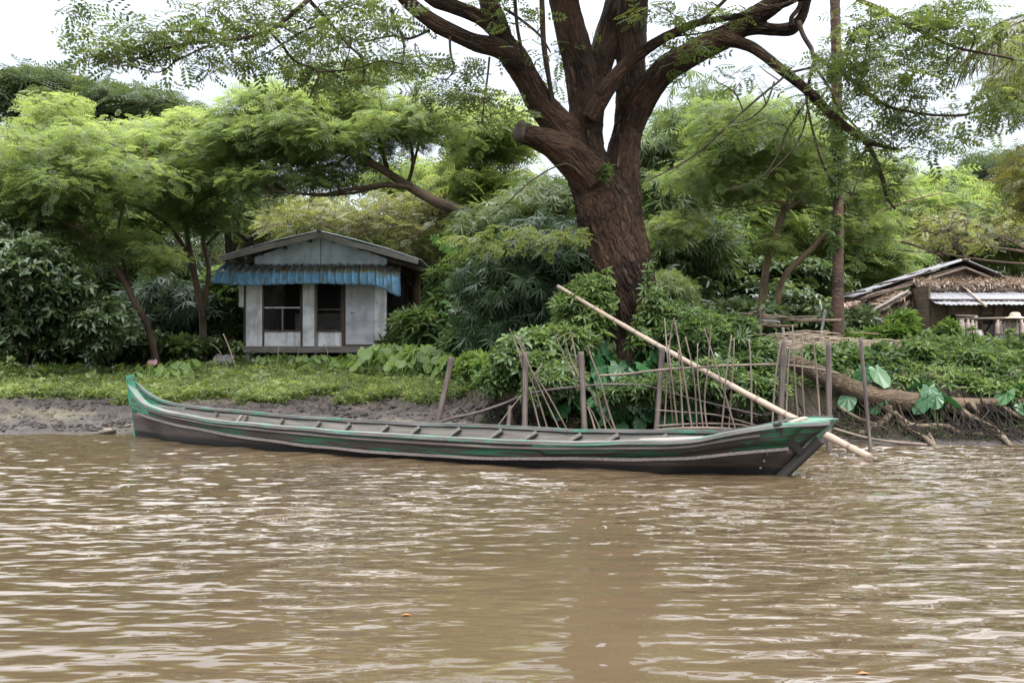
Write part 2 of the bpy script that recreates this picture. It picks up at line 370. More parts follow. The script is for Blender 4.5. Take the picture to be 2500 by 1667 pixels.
# clods and crumbs of drying mud on the open shore
def tmpl_clod(seed):
    r = np.random.default_rng(seed); v = np.array([[x, y, z] for z in (-1, 1) for y in (-1, 1) for x in (-1, 1)], float)*[1, .8, .5]
    v[4:] *= .72; v += r.normal(0, .16, v.shape); return v, np.array([(0, 2, 3, 1), (4, 5, 7, 6), (0, 1, 5, 4), (2, 6, 7, 3), (0, 4, 6, 2), (1, 3, 7, 5)])
r = np.random.default_rng(12); n = 15000; lv = Leaves(); x = r.uniform(-13, .4, n); y = shore(x)+.12+r.random(n)**.8*3.6; p = np.c_[x, y]
ok = (wn(p, .8, 41)+wn(p, 2.1, 42)*.8+r.normal(0, .5, n)) > -.1; x, y = x[ok], y[ok]; n = len(x); z = ground_z(x, y)+.012+.012*wn(np.c_[x, y], 1.3, 1)
for k_ in range(4):
    q = np.arange(n) % 4 == k_; m_ = q.sum(); a_ = r.uniform(0, 6.28, m_)
    lv.add(tmpl_clod(k_), np.c_[x, y, z][q], np.c_[np.cos(a_), np.sin(a_), np.zeros(m_)]+r.normal(0, .2, (m_, 3)), np.tile([0, 0, 1.], (m_, 1))+r.normal(0, .3, (m_, 3)), np.clip(r.lognormal(-4.0, .5, m_), .006, .06), r.random(m_))
tag(lv.build('mud_crumbs', M['mud']), 'crumbs and small clods of dark mud strewn over the open shore', 'mud', kind='stuff')

# ---------------------------------------------------------------- water
xs = np.unique(np.concatenate([np.arange(-11, 11, .045), 11+1.15**np.arange(0, 36), -11-1.15**np.arange(0, 36)]))
ys = np.unique(np.concatenate([np.arange(2.6, 15.6, .032), [-60, -30, -15, -8, -4, -2, 0, 1, 2], [16, 18, 22]]))
XX, YY = np.meshgrid(xs, ys); pp = np.c_[XX.ravel(), YY.ravel()]
zw = np.zeros(len(pp)); r = np.random.default_rng(5)
for i in range(46):      # crests run roughly across the view, chop from several boats
    lam = .24*(9.0**r.random())*.5; th = r.normal(0, .42)+(.35 if i % 3 == 0 else 0)
    k_ = 2*math.pi/lam; a = .0048*lam**.75
    env = .55+.45*np.sin(pp[:, 0]*r.uniform(.3, 1.2)+pp[:, 1]*r.uniform(.3, 1.5)+r.uniform(0, 6))
    ph = (pp[:, 0]*math.sin(th)*.95+pp[:, 1]*math.cos(th))*k_+r.uniform(0, 6.28)+.7*np.sin(pp[:, 0]*1.1+i)
    zw += a*env*np.sin(ph)
# bow waves running along the hull
for (cx, cy, h, wx, wy, an) in ((-3.35, 12.15, .05, .34, .20, -.5), (-2.1, 11.75, .065, .45, .2, -.45), (-.9, 10.9, .045, .6, .22, -.4), (.7, 9.9, .03, .6, .25, -.3)):
    dx = pp[:, 0]-cx; dy = pp[:, 1]-cy; u = dx*math.cos(an)+dy*math.sin(an); v = -dx*math.sin(an)+dy*math.cos(an)
    zw += h*np.exp(-(u/wx)**2-(v/wy)**2)
fade = (.3+.7*sstep(4.0, 8.0, pp[:, 1]))*(np.abs(pp[:, 0]) < 13)*(.45+.55*sstep(15, 12.5, pp[:, 1]))
def chop_(p):   # where the breeze ruffles the river: right side and the left middle, calmer towards the near centre
    x, y = p[:, 0], p[:, 1]
    c = .62+.35*np.exp(-((x+2.6)/2.4)**2-((y-7.6)/2.2)**2)+.45*sstep(.6, 2.2, x)+.1*wn(p, .22, 77)
    c -= .42*np.exp(-((x-.25)/.7)**2)*sstep(9.5, 6, y)+.25*sstep(5.6, 4.0, y)*sstep(1.3, .3, x)+.0*x
    return np.clip(c, .12, 1.2)
CHP = chop_(pp)
mb = MB(); mb.grid(np.c_[pp, zw*fade*(.35+.65*CHP)].reshape(len(ys), len(xs), 3))
m, t, b, o = newmat('river_water'); k = coord(t, 'Object')
nb = tnoise(t, k, .35, 3)
c = ramp(t, nb, [(.3, (.050, .0358, .0205)), (.7, (.066, .0468, .0275))]); t.links.new(c, b.inputs['Base Color'])
b.inputs['Roughness'].default_value = .02; b.inputs['IOR'].default_value = 1.38; b.inputs['Specular IOR Level'].default_value = .5
nA = tnoise(t, k, 1, 1.5, .5, (2.8, 5.6, 1), dist=.15)
nB = tnoise(t, k, 1, 1, .5, (4.2, 11, 1), dist=.2)
nC = tnoise(t, k, 1, 2, .5, (13, 30, 1))
nD = tnoise(t, k, .55, 2)
at_ = t.nodes.new('ShaderNodeAttribute'); at_.attribute_name = 'chop'; md_ = at_.outputs['Fac']
w1 = bump(t, None, mth(t, 'MULTIPLY', nA, md_), .066); w2 = bump(t, None, mth(t, 'MULTIPLY', nB, md_), .013, nrm=w1)
n_ = t.nodes.new('ShaderNodeBump'); n_.inputs['Distance'].default_value = .0014; t.links.new(nC, n_.inputs['Height']); t.links.new(w2, n_.inputs['Normal'])
t.links.new(ramp(t, nD, [(.42, (0, 0, 0)), (.62, (1, 1, 1))]), n_.inputs['Strength']); t.links.new(n_.outputs[0], b.inputs['Normal'])
M['water'] = m
wt = mb.build('river', m); at_ = wt.data.attributes.new('chop', 'FLOAT', 'POINT'); at_.data.foreach_set('value', CHP.astype(np.float32)); tag(wt, 'muddy brown river water with white sky glints', kind='structure')

# ---------------------------------------------------------------- the long boat
A0 = G(337, 1063)[:2]; B0 = G(1908, 1160)[:2]; BX = (B0-A0)/np.linalg.norm(B0-A0); BN = np.array([BX[1], -BX[0]])
cn = np.array([(300, 930), (317, 945), (339, 974), (358, 993), (417, 1011), (515, 1029), (671, 1044), (867, 1060), (1062, 1072), (1199, 1079), (1368, 1086), (1546, 1083), (1640, 1083), (1700, 1079), (1770, 1063), (1859, 1048), (1895, 1043), (2002, 1037), (2090, 1028)], float)
cf = np.array([(325, 934), (339, 944), (362, 964), (397, 981), (436, 991), (554, 1003), (671, 1015), (867, 1029), (1062, 1038), (1199, 1042), (1412, 1054), (1591, 1055), (1770, 1056), (1837, 1048), (1948, 1026), (2037, 1022), (2090, 1024)], float)
cs = np.array([(331, 1006), (409, 1031), (554, 1060), (749, 1087), (945, 1105), (1199, 1119), (1368, 1118), (1520, 1121), (1680, 1119), (1800, 1105), (1940, 1093), (1990, 1088)], float)
TS = np.concatenate([np.linspace(0, .12, 14)[:-1], np.linspace(.12, .85, 60)[:-1], np.linspace(.85, 1, 18)])
def prof(t): return np.interp(t, [0, .02, .05, .1, .2, .35, .5, .65, .8, .9, .96, 1], [.035, .11, .22, .38, .57, .71, .76, .74, .6, .42, .26, .09])
from numpy.polynomial import polynomial as _pl
bb = prof(TS); bb = np.convolve(np.r_[bb[0], bb[0], bb, bb[-1], bb[-1]], np.ones(5)/5, 'valid'); bb[0] = .035; bb[-1] = .09
def zat(p, c):
    px = 1250+F*p[0]/p[1]; return CH-(np.interp(px, c[:, 0], c[:, 1])-YH)*p[1]/F
def hullpts():
    R = {k: [] for k in ('gn', 'gf', 'sn', 'sf', 'wn', 'wf', 'kn', 'ke', 'kf')}
    for i, t in enumerate(TS):
        w = bb[i]
        ls = lambda a, e: a+(e-a)*t
        p = A0+BX*ls(-.13, 9.72)
        g = p+BN*w*1.1; R['gn'].append((*g, zat(g, cn))); g = p-BN*w; R['gf'].append((*g, zat(g, cf)))
        p = A0+BX*ls(-.06, 9.43)
        g = p+BN*w*1.04; z = zat(g, cs); R['sn'].append((*g, z)); g = p-BN*w*.94; R['sf'].append((*g, z))
        p = A0+BX*ls(.0, 9.22); r = min(1, .25+TS[i]*6)*min(1, .2+(1-TS[i])*7)
        R['wn'].append((*(p+BN*max(w*.95*r, .03)), 0)); R['wf'].append((*(p-BN*max(w*.85*r, .03)), 0))
        p = A0+BX*ls(.25, 9.0); R['kn'].append((*(p+BN*w*.55*r), -.15)); R['ke'].append((*p, -.17)); R['kf'].append((*(p-BN*w*.55*r), -.15))
    return {k: np.array(v) for k, v in R.items()}
HP = hullpts()
for k_ in ('gn', 'gf', 'sn'):     # fair the traced curves
    z = HP[k_][:, 2]; z2 = np.convolve(np.r_[z[0], z, z[-1]], [.25, .5, .25], 'valid'); HP[k_][1:-1, 2] = z2[1:-1]
def bkc(P, v): # coordinates along the plank
    s_ = np.r_[0, np.cumsum(np.linalg.norm(np.diff(P, axis=0), axis=1))]; return np.c_[s_, np.full(len(P), v), P[:, 2]*1.0]
boat = empty('river_boat', (*((A0+B0)/2), 0), 'long narrow wooden boat with flaking green paint moored along the muddy bank', 'boat'); bbase = (*((A0+B0)/2), 0)
def strip(name, rows, m, solid=.03, nsub=4, parent=boat, sel=slice(None)):
    P = []; K = []; acc = 0
    for i in range(len(rows)-1):
        for j in range(nsub if i < len(rows)-2 else nsub+1):
            u = j/nsub; q = rows[i]*(1-u)+rows[i+1]*u; P.append(q[sel]); K.append(bkc(q[sel], 0)); K[-1][:, 1] = (i+u)*.3
    mb = MB(); mb.grid(np.array(P), np.array(K)); return mb.build(name, m, parent, bbase, solid=solid)
M['hull'] = mat_paint('hull_paint', (.062, .045, .041), (.030, .021, .018), .54, (1.2, 6, 10), wear=.2, wet=.07, rough=.7, mud=(.12, .10, .09), mudf=.45)
M['hulldark'] = mat_paint('hull_bow', (.052, .036, .03), (.028, .02, .017), .5, (1.2, 6, 10), wear=.2, wet=.05, rough=.5, mud=(.1, .075, .06))
M['green'] = mat_paint('flaking_green', (.012, .095, .044), (.034, .026, .022), .49, (1.3, 12, 12), wear=.03, mud=(.085, .07, .065), mudf=.4)
M['greenkeep'] = mat_paint('green_solid', (.022, .17, .09), (.05, .06, .045), .57, (2.0, 9, 9), wear=.06, mud=(.1, .15, .11), mudf=.35)
M['greenrail'] = mat_paint('rail_green', (.038, .16, .105), (.082, .072, .068), .48, (2.2, 14, 14), wear=.06, mud=(.2, .185, .18), mudf=.75)
M['inner'] = mat_paint('inner_boards', (.085, .08, .07), (.05, .044, .038), .5, (2, 14, 14), wear=.2, mud=(.2, .18, .16))
M['clay'] = mat_wood('clay', (.035, .028, .024), (.07, .056, .047), (.11, .088, .073), s=.3)
ie = int(np.argmin(np.abs(TS-.80)))
strip('lower_hull', [HP['sn'], HP['wn'], HP['kn'], HP['ke'], HP['kf'], HP['wf'], HP['sf']], M['hull'], solid=.03)
strip('upper_strake', [HP['gn'], HP['sn']], M['green'], sel=slice(8, None))
strip('upper_strake', [HP['gf'], HP['sf']], M['green'], sel=slice(8, None))
strip('stern_plank', [HP['gn'], HP['sn']], M['greenkeep'], sel=slice(0, 9))
strip('stern_plank', [HP['gf'], HP['sf']], M['greenkeep'], sel=slice(0, 9))
M['stemdark'] = mat_wood('stem_tar', (.007, .007, .006), (.017, .015, .013), (.032, .028, .024), s=.5)
# gunwale rails with a flat top
def rail(name, P, w, h, m, sgn, over=.02, sel=slice(None), dz=0.):
    P = P[sel]; T = np.gradient(P, axis=0); T /= np.linalg.norm(T, axis=1)[:, None]; out_ = np.cross(T, [0, 0, 1.]); out_ /= np.linalg.norm(out_, axis=1)[:, None]
    out_ *= sgn; s_ = np.r_[0, np.cumsum(np.linalg.norm(np.diff(P, axis=0), axis=1))]
    ww = np.minimum(w, .02+.25*s_+.02)[:, None]; ww = np.minimum(ww, (.035+.25*(s_[-1]-s_))[:, None])
    c_ = P+np.array([0, 0, dz])+.003*wn(np.c_[s_, s_*0], 1.2, 8)[:, None]
    R = [c_+out_*over+[0, 0, h/2], c_+out_*(over-ww)+[0, 0, h/2+.004], c_+out_*(over-ww)-[0, 0, h/2], c_+out_*over-[0, 0, h/2], c_+out_*over+[0, 0, h/2]]
    K = [np.c_[s_, np.full(len(s_), i*.08), s_*0] for i in range(5)]
    mb = MB(); mb.grid(np.array(R), np.array(K), smooth=False); return mb.build(name, m, boat, bbase)
nbow = int(np.argmin(np.abs(TS-.925)))
rail('gunwale', HP['gn'], .085, .035, M['greenrail'], 1, .035, dz=.012)
rail('gunwale', HP['gf'], .085, .035, M['greenrail'], -1, .035, dz=.012)
rail('rub_rail', HP['sn'], .06, .028, M['clay'] if 0 else mat_wood('rub', (.06, .05, .044), (.12, .10, .09), (.19, .165, .15), s=.6), 1, .04, sel=slice(3, -1))
rail('rub_rail', HP['sf'], .06, .028, M['greywood'], -1, .04, sel=slice(3, -4))
mb = MB()   # moulding under the near gunwale
P = HP['gn'][8:-6]*.72+HP['sn'][8:-6]*.28; T = np.gradient(P, axis=0); T /= np.linalg.norm(T, axis=1)[:, None]; P = P+np.cross(T, [0, 0, 1])*.022
mb.tube(P, .017, 6); mb.build('hull_moulding', mat_wood('moulding', (.04, .03, .027), (.08, .062, .057), (.13, .105, .095), s=.6), boat, bbase)
# stern post, upright and tall
s0 = W(337, 1064, HP['sn'][0][1]+.02); s1 = W(318, 916, 14.24)
mb = MB(); mb.beam(s0-[0, 0, .12], W(327, 990, 14.22), .06, .07, up=(*BX, 0)); mb.beam(W(326, 991, 14.22), s1, .05, .135, up=(*BX, 0))
mb.build('stern_post', M['greenkeep'], boat, bbase, bevel=.006)
# stem at the bow: raked timber from the waterline to the pointed tip
tip = np.array([*(A0+BX*9.80), 0]); tip[2] = CH-(1030-YH)*tip[1]/F
foot = np.array([*(A0+BX*9.22), -.02]); m1 = foot*.52+tip*.48
mb = MB(); mb.beam(foot-[0, 0, .12]-[*(BX*.10), 0], foot*.25+tip*.75-[*(BX*.03), .03], .15, .09, up=(*BX, 0)); mb.build('stem', M['stemdark'], boat, bbase, bevel=.01)
gN, gF = HP['gn'][-1], HP['gf'][-1]; sN, sF = HP['sn'][-1], HP['sf'][-1]
mb = MB()
top = [HP['gn'][-3]+[0, 0, .015], tip+[0, 0, .02], HP['gf'][-3]+[0, 0, .015]]
q = [HP['gn'][-2]-[0, 0, .004], tip, HP['gf'][-2]-[0, 0, .004], m1+BN[0]*np.array([0, 0, 0])]
V = [HP['gn'][-4]+[*(BN*.02), .03], tip+[0, 0, .035], HP['gf'][-4]+[*(-BN*.02), .03], m1+[*(BN*.05), 0], m1-[*(BN*.05), 0]]
mb.add(V, [(0, 1, 2), (0, 3, 1), (2, 1, 4), (3, 4, 1), (0, 2, 4, 3)], [(p[0], p[1], p[2]) for p in V], False)
mb.build('bow_block', mat_paint('bow_green', (.06, .2, .13), (.07, .06, .055), .58, (9, 9, 9), wear=.2, mud=(.14, .2, .17), mudf=.6), boat, bbase, bevel=.006)
# deck boards closing the bow
mb = MB(); a = nbow
rows = [HP['gn'][a:-2]-[0, 0, .02], (HP['gn'][a:-2]+HP['gf'][a:-2])/2+[0, 0, .02], HP['gf'][a:-2]-[0, 0, .02]]
mb.grid(np.array(rows), np.array([bkc(r_, i*.4) for i, r_ in enumerate(rows)])); mb.build('bow_deck', M['greenkeep'], boat, bbase, solid=.02)
# raised plank over the bow quarter with its ragged step
a = int(np.argmin(np.abs(TS-.72))); mb = MB(); up_ = np.interp(TS[a:-2], [.72, .80, .815, .9, 1], [0.004, .006, .02, .02, .02])
P1 = HP['gn'][a:-2]+np.c_[np.zeros((len(up_), 2)), up_]+[*(BN*.024), 0]; P2 = HP['gn'][a:-2]*.25+HP['sn'][a:-2]*.75+[*(BN*.022), 0]
P2[0] = P1[0]*.75+P2[0]*.25; P2[1] = P1[1]*.5+P2[1]*.5
mb.grid(np.array([P1, P1*.66+P2*.34, P1*.33+P2*.67, P2]), np.array([bkc(P1, .1), bkc(P1, .2), bkc(P1, .3), bkc(P1, .4)])); mb.build('bow_plank', M['green'], boat, bbase, solid=.014)
# dark strap over the bow
i0 = int(np.argmin([abs(1250+F*p[0]/p[1]-1900) for p in HP['gn']])); g = HP['gn'][i0]; h_ = HP['gf'][i0]
mb = MB(); e = m1+[*(-BX*.04), -.02]
mb.beam(g+[*(BN*.04), .035], e+[*(BN*.075), 0], .075, .012, up=(*BN, .2)); mb.beam(g+[*(BN*.05), .035], h_+[*(-BN*.03), .035], .07, .012)
mb.build('strap', mat_wood('strap_tar', (.012, .012, .011), (.03, .028, .025), (.06, .055, .05), s=.5), boat, bbase)
# wood scrap lashed on top of the bow
mb = MB(); mb.beam(W(1925, 1034, 9.45), W(1968, 1021, 9.5), .07, .04); mb.build('lashed_block', M['cane'], boat, bbase, bevel=.008)
# ribs
for s in np.arange(1.15, 8.3, .56):
    i = int(np.argmin(np.abs((TS*9.85-.13)-s)))
    for k0, k1, k2, sg in (('gf', 'sf', 'wf', 1), ('gn', 'sn', 'wn', -1)):
        off = np.array([*(BN*.05*sg), 0]); mb = MB(); dxy = np.array([*(BX*.06), 0])
        mb.beam(HP[k0][i]+off*1.1-[0, 0, .03], HP[k2][i]+off*2.2-dxy*1.5+[0, 0, .01], .045, .05, up=(*BX, 0))
        mb.build('rib', M['inner'], boat, bbase, bevel=.004)
a, e = 6, -8
fl = [HP['wn'][a:e]*.85+HP['wf'][a:e]*.15+[0, 0, .025], (HP['wn'][a:e]+HP['wf'][a:e])/2+[0, 0, .012], HP['wn'][a:e]*.15+HP['wf'][a:e]*.85+[0, 0, .025]]
mb = MB(); mb.grid(np.array(fl), np.array([bkc(q, i*.3) for i, q in enumerate(fl)])); mb.build('floor_board', M['inner'], boat, bbase, solid=.015)
for k0, k1, k2, sg in (('gf', 'sf', 'wf', 1), ('gn', 'sn', 'wn', -1)):    # inner planking
    off = np.array([*(BN*.03*sg), 0]); rows = [HP[k0][4:-6]+off-[0, 0, .02], HP[k1][4:-6]+off, HP[k2][4:-6]+off*1.2+[0, 0, .02]]
    mb = MB(); mb.grid(np.array(rows), np.array([bkc(q, i*.3) for i, q in enumerate(rows)])); mb.build('inner_planking', M['inner'], boat, bbase, solid=.006)
# seat board near the bow and inner rail at the stern
mb = MB(); c0 = (HP['gn'][-20]+HP['gf'][-20])/2; mb.beam(W(1555, 1077, 10.05), W(1790, 1069, 9.75), .42, .025); mb.build('thwart', mat_wood('thwart', (.12, .105, .095), (.18, .16, .148), (.26, .235, .22), s=.5), boat, bbase, bevel=.004)
mb = MB(); mb.beam(W(370, 991, 13.9), W(452, 999, 13.95), .07, .03); mb.build('stern_shelf', M['greenrail'], boat, bbase)
# carved fender scrap by the stern
mb = MB(); mb.tube([W(362, 1003, 13.72), W(385, 1015, 13.5), W(408, 1030, 13.35)], [.02, .05, .04], 8, res=4); mb.build('fender_block', M['greywood'], boat, bbase)
# caulking patches at the bow
for px, py, r_ in ((1668, 1103, 9), (1782, 1100, 6), (1873, 1108, 4), (1865, 1126, 4), (1856, 1143, 3)):
    s_ = np.interp(px, [337, 1908], [0, 1]); i = int(np.argmin([abs(1250+F*p[0]/p[1]-px) for p in HP['sn']]))
    d = HP['sn'][i][1]-.035+(.02 if py > 1110 else 0); mb = MB(); c_ = W(px, py, d+.02); rr = r_/F*d*.75
    mb.tube([c_+[*(-BN*.03), 0], c_+[*(BN*.004), 0], c_+[*(BN*.010), 0]], [rr, rr, rr*.6], 9, flat=1.25, wob=.12); mb.build('caulk_patch', M['clay'], boat, bbase)
# loose boards inside the stern
def thing_mb(name, mb, m, label, cat, base, group=None, **kw):
    o = mb.build(name, m, None, base, **kw); return tag(o, label, cat, group)
mb = MB(); mb.beam(W(452, 1019, 13.3), W(568, 1026, 12.9), .11, .03); thing_mb('loose_board', mb, M['darkwood'], 'dark loose board lying inside the stern of the green boat', 'board', W(510, 1022, 13.1))
mb = MB(); mb.beam(W(577, 1031, 12.7), W(590, 1015, 12.85), .04, .03); thing_mb('wood_scrap', mb, M['darkwood'], 'short dark wood scrap leaning inside the boat by the loose board', 'scrap', W(584, 1022, 12.8))

# ---------------------------------------------------------------- long bamboo pole behind the bow
def cane(mb, a, b, r0, r1, nn=12, seg=10, bend=0):
    P = []; R = []
    for i in range(nn*4+1):
        t_ = i/(nn*4); r = r0+(r1-r0)*t_; P.append(a+(b-a)*t_+np.array([0, 0, bend*math.sin(math.pi*t_)])); R.append(r*(1.12 if i % 4 == 0 else (.97 if i % 4 == 2 else 1)))
    mb.tube(P, R, seg)
mb = MB(); cane(mb, W(1362, 699, 15.6), W(2122, 1116, 11.3), .028, .046, 11, 12, -.06)
thing_mb('bamboo_pole', mb, M['cane'], 'long pale bamboo pole slanting down past the bow of the boat into the water', 'pole', W(2122, 1116, 11.3))

# ---------------------------------------------------------------- thick mooring posts
def post(px0, py0, px1, py1, d, r, label, notch=0):
    mb = MB(); a = W(px1, py1, d); b = W(px0, py0, d+.03); n = 10
    P = [a+(b-a)*i/n for i in range(n+1)]; R = [r*(1+.06*math.sin(i*2.2)) for i in range(n+1)]
    if notch: R[-1] *= .6; R[-2] *= .85; R[-3] *= 1.35
    mb.tube(P, R, 10, res=2, wob=.06); return thing_mb('mooring_post', mb, M['post'], label, 'post', a, 'thick wooden posts along the bank')
post(1104, 871, 1066, 1045, 15.3, .048, 'grey post leaning on open mud left of the sticks, behind the mid boat')
post(1282, 858, 1281, 1062, 13.6, .041, 'upright dark topped post with two sticks crossing its head')
post(1246, 990, 1240, 1062, 13.9, .036, 'short stub of a post just left of the crossed stick post')
post(1418, 858, 1428, 1062, 13.5, .042, 'dark post with flat sawn top left of the big taro leaves')
post(1617, 848, 1602, 1066, 13.3, .040, 'squared post under the slanting pole at the left end of the stake fence')
post(1914, 828, 1903, 1070, 12.75, .042, 'tall dark post with a carved notch among the thin stakes', 1)
post(2023, 834, 2024, 1118, 12.05, .037, 'black topped mooring post standing in the water right of the bow tip')
post(2101, 825, 2127, 1118, 11.95, .024, 'thin leaning stake right of the bow tip standing at the waterline')

# ---------------------------------------------------------------- stake fence
fb = W(1700, 1050, 13.2); fence = empty('stake_fence', fb, 'broken fence of thin upright bamboo stakes tied to a bent rail behind the bow', 'fence')
ST = [((105, 175), (210, 1460)), ((215, 170), (160, 500), (100, 1460)), ((225, 220), (300, 640), (430, 1460)), ((345, 385), (445, 860), (480, 1460)), ((485, 460), (490, 860), (555, 1460)),
      ((640, 255), (600, 760), (565, 1150), (605, 1460)), ((560, 290), (700, 720), (830, 1150), (935, 1460)), ((875, 365), (810, 860), (795, 1100), (755, 1470)), ((905, 400), (890, 800), (840, 1470)),
      ((1075, 410), (1100, 800), (1105, 1430)), ((1440, 440), (1380, 850), (1340, 1390)), ((1550, 450), (1520, 860), (1500, 1350)), ((1575, 250), (1595, 700), (1640, 1330)), ((1690, 380), (1690, 900), (1720, 1320)),
      ((1815, 430), (1860, 900), (1890, 1320)), ((150, 480), (190, 860), (265, 1460)), ((265, 540), (290, 900), (320, 1460))]
for i, s in enumerate(ST):
    mb = MB(); s = list(s); e = s[-1]; s[-1] = (e[0], e[1]+40)
    P = [W(1600+x/4.704, 740+y/4.704, 13.25-.00045*x+RNG.uniform(-.05, .05)) for x, y in s][::-1]
    P = [P[0]+(P[1]-P[0])*0]+P[1:]; rr = RNG.uniform(.0095, .014)
    mb.tube(P, np.linspace(rr*1.15, rr*.8, len(P)), 6, res=6, wob=.1); mb.build('stake', M['stake'], fence, fb)
for pts, r_ in (([(1464, 917), (1530, 913), (1610, 903), (1685, 898), (1770, 893), (1855, 890), (1920, 891), (1980, 898), (2015, 904), (2048, 912)], .016),
                ([(1600, 1001), (1700, 1008), (1760, 1015), (1855, 1041)], .009), ([(1605, 1040), (1700, 1034), (1800, 1036), (1860, 1050)], .013)):
    mb = MB(); P = [W(x, y, 13.2-(x-1600)*.0011) for x, y in pts]; mb.tube(P, r_, 8, res=4, wob=.08); mb.build('rail', M['stake'], fence, fb)

# ---------------------------------------------------------------- loose sticks left of the fence
def R2(x, y): return 1160+x/4.704, 830+y/4.704
sticks = [(((440, 0), (540, 190), (820, 600), (1070, 1060)), 'longest thin stick leaning right across the crossed stick post'),
 (((470, -40), (720, 500), (980, 1050)), 'dark slender stick leaning right beside the crossed stick post'),
 (((395, -130), (490, 120), (550, 330)), 'short forked stick standing up left of the crossed stick post head'),
 (((560, -60), (510, 0), (575, 110)), 'stubby brown stick resting on top of the crossed stick post'),
 (((620, 540), (690, 800), (750, 1050)), 'curved stick just right of the crossed stick post foot'),
 (((610, 370), (720, 660), (840, 1050)), 'straight grey stick leaning between the crossed stick post and the flat topped post'),
 (((900, -110), (980, 90), (1100, 340), (1190, 560)), 'bent twiggy stick rising left of the flat topped post'),
 (((1020, -60), (1080, 170), (1200, 440)), 'dark stick leaning against the flat topped post'),
 (((1090, -120), (1130, 60), (1180, 320)), 'thin pale stick sticking up behind the flat topped post'),
 (((1260, 480), (1420, 760), (1600, 1060)), 'stick slanting right from the middle of the flat topped post'),
 (((1370, 470), (1430, 720), (1510, 1060)), 'upright thin stick under the bent dark rail'),
 (((1290, 60), (1330, 190), (1440, 480), (1530, 800), (1620, 1060)), 'long twig with a forked tip in front of the taro leaves'),
 (((1280, 720), (1360, 860), (1450, 1060)), 'short thick stick at the right foot of the flat topped post'),
 (((1290, 760), (1340, 900), (1385, 1060)), 'second short stick at the foot of the flat topped post'),
 (((530, 640), (400, 800), (230, 1030)), 'stick leaning left from the crossed stick post down to the mud'),
 (((770, 270), (700, 380), (640, 480)), 'short broken branch poking out right of the crossed stick post')]
for s, lab in sticks:
    mb = MB(); d0 = 13.55+RNG.uniform(-.1, .25); P = [W(*R2(x, y), d0+RNG.uniform(-.03, .03)) for x, y in s][::-1]; rr = RNG.uniform(.010, .016)
    mb.tube(P, np.linspace(rr*1.1, rr*.7, len(P)), 6, res=6, wob=.12); thing_mb('leaning_stick', mb, M['stake'], lab, 'stick', P[0], 'loose sticks leaning by the posts')
mb = MB(); P = [(1040, 1042), (1100, 1022), (1160, 1008), (1230, 985), (1275, 966), (1330, 953), (1415, 943), (1480, 938), (1564, 940), (1606, 949), (1660, 965), (1770, 993), (1860, 1014)]
mb.tube([W(x, y, 14.2-(x-1040)*.0013) for x, y in P], np.linspace(.02, .011, len(P)), 8, res=4, wob=.1)
thing_mb('bent_branch', mb, mat_bark('bent_branch_bark', (.03, .024, .024), (.075, .062, .06), (.14, .12, .115), sx=30, sz=5, bd=.004), 'long bent purple grey branch tied across the posts from mud to fence', 'branch', W(1040, 1042, 14.2))
mb = MB(); mb.tube([W(1535, 1060, 13.1), W(1650, 1046, 13.05), W(1760, 1046, 12.9), W(1850, 1056, 12.6)], .02, 7, res=5); thing_mb('fallen_stick', mb, M['stake'], 'stick lying flat behind the boat rim below the stake fence', 'stick', W(1535, 1060, 13.1))
mb = MB(); P = [W(2035, 1046, 12.9), W(2137, 1073, 12.8), W(2272, 1087, 12.7), W(2400, 1103, 12.4)]; mb.tube(P, [.018, .02, .02, .014], 7, res=5)
thing_mb('fallen_stick', mb, M['stake'], 'long pale stick lying on the mud right of the bow with its tip in water', 'stick', P[0])
# roots on the right bank
def onground(px, py, off=0.0, d0=11.2):
    for d in np.arange(d0, 19, .02):
        p = W(px, py, d)
        if p[2]-off < float(ground_z(p[0], p[1])): return p
    return W(px, py, 14)
roots = [([(740, 1150), (748, 1220), (660, 1290), (540, 1345)], 'thick curled root under the fallen log right of the thin leaning stake', .045),
 ([(780, 1200), (900, 1285), (1130, 1295), (1250, 1340), (1450, 1352)], 'long knobbly root running flat along the foot of the bank', .035),
 ([(820, 1240), (900, 1330), (1000, 1375), (1060, 1430), (1125, 1488)], 'dark root diving into the water below the log', .035),
 ([(1150, 1150), (1350, 1240), (1480, 1310), (1540, 1360), (1605, 1432)], 'pale thick root arching down to the mud at the right', .04),
 ([(1310, 1120), (1370, 1190), (1365, 1230)], 'short hooked root hanging under the leaves at the right', .03),
 ([(1250, 1170), (1320, 1210), (1310, 1310)], 'thin forked root hanging straight down to the flat root', .018),
 ([(1530, 1150), (1700, 1240), (1800, 1245)], 'root leaving the picture at the right edge of the bank', .03),
 ([(1030, 1350), (1060, 1400), (1075, 1450)], 'small peg like root stub beside the dark diving root', .02),
 ([(400, 1160), (520, 1230), (700, 1300), (760, 1340)], 'thin root slanting behind the black topped mooring post', .02)]
for pts, lab, r_ in roots:
    mb = MB(); P = [onground(1900+x/2.958, 600+y/2.958, .0)+np.array([0, -.26, .0]) for x, y in pts]; mb.tube(P, np.linspace(r_*1.35, r_*.8, len(P)), 8, res=6, wob=.18); thing_mb('tree_root', mb, M['root'], lab, 'root', P[-1], 'bare roots on the right bank')
# fallen log
mb = MB(); P = [(1925, 880), (1975, 903), (2035, 930), (2116, 962), (2204, 981), (2340, 990), (2520, 988), (2700, 1000)]
mb.tube([W(x, y, float(shore((x-1250)/F*13.8))+1.02) for x, y in P], [.10, .12, .14, .14, .125, .10, .08, .07], 18, res=8, wob=.13)
thing_mb('fallen_log', mb, M['log'], 'fallen brown log lying along the top of the undercut right bank', 'log', W(2116, 962, 13.8))
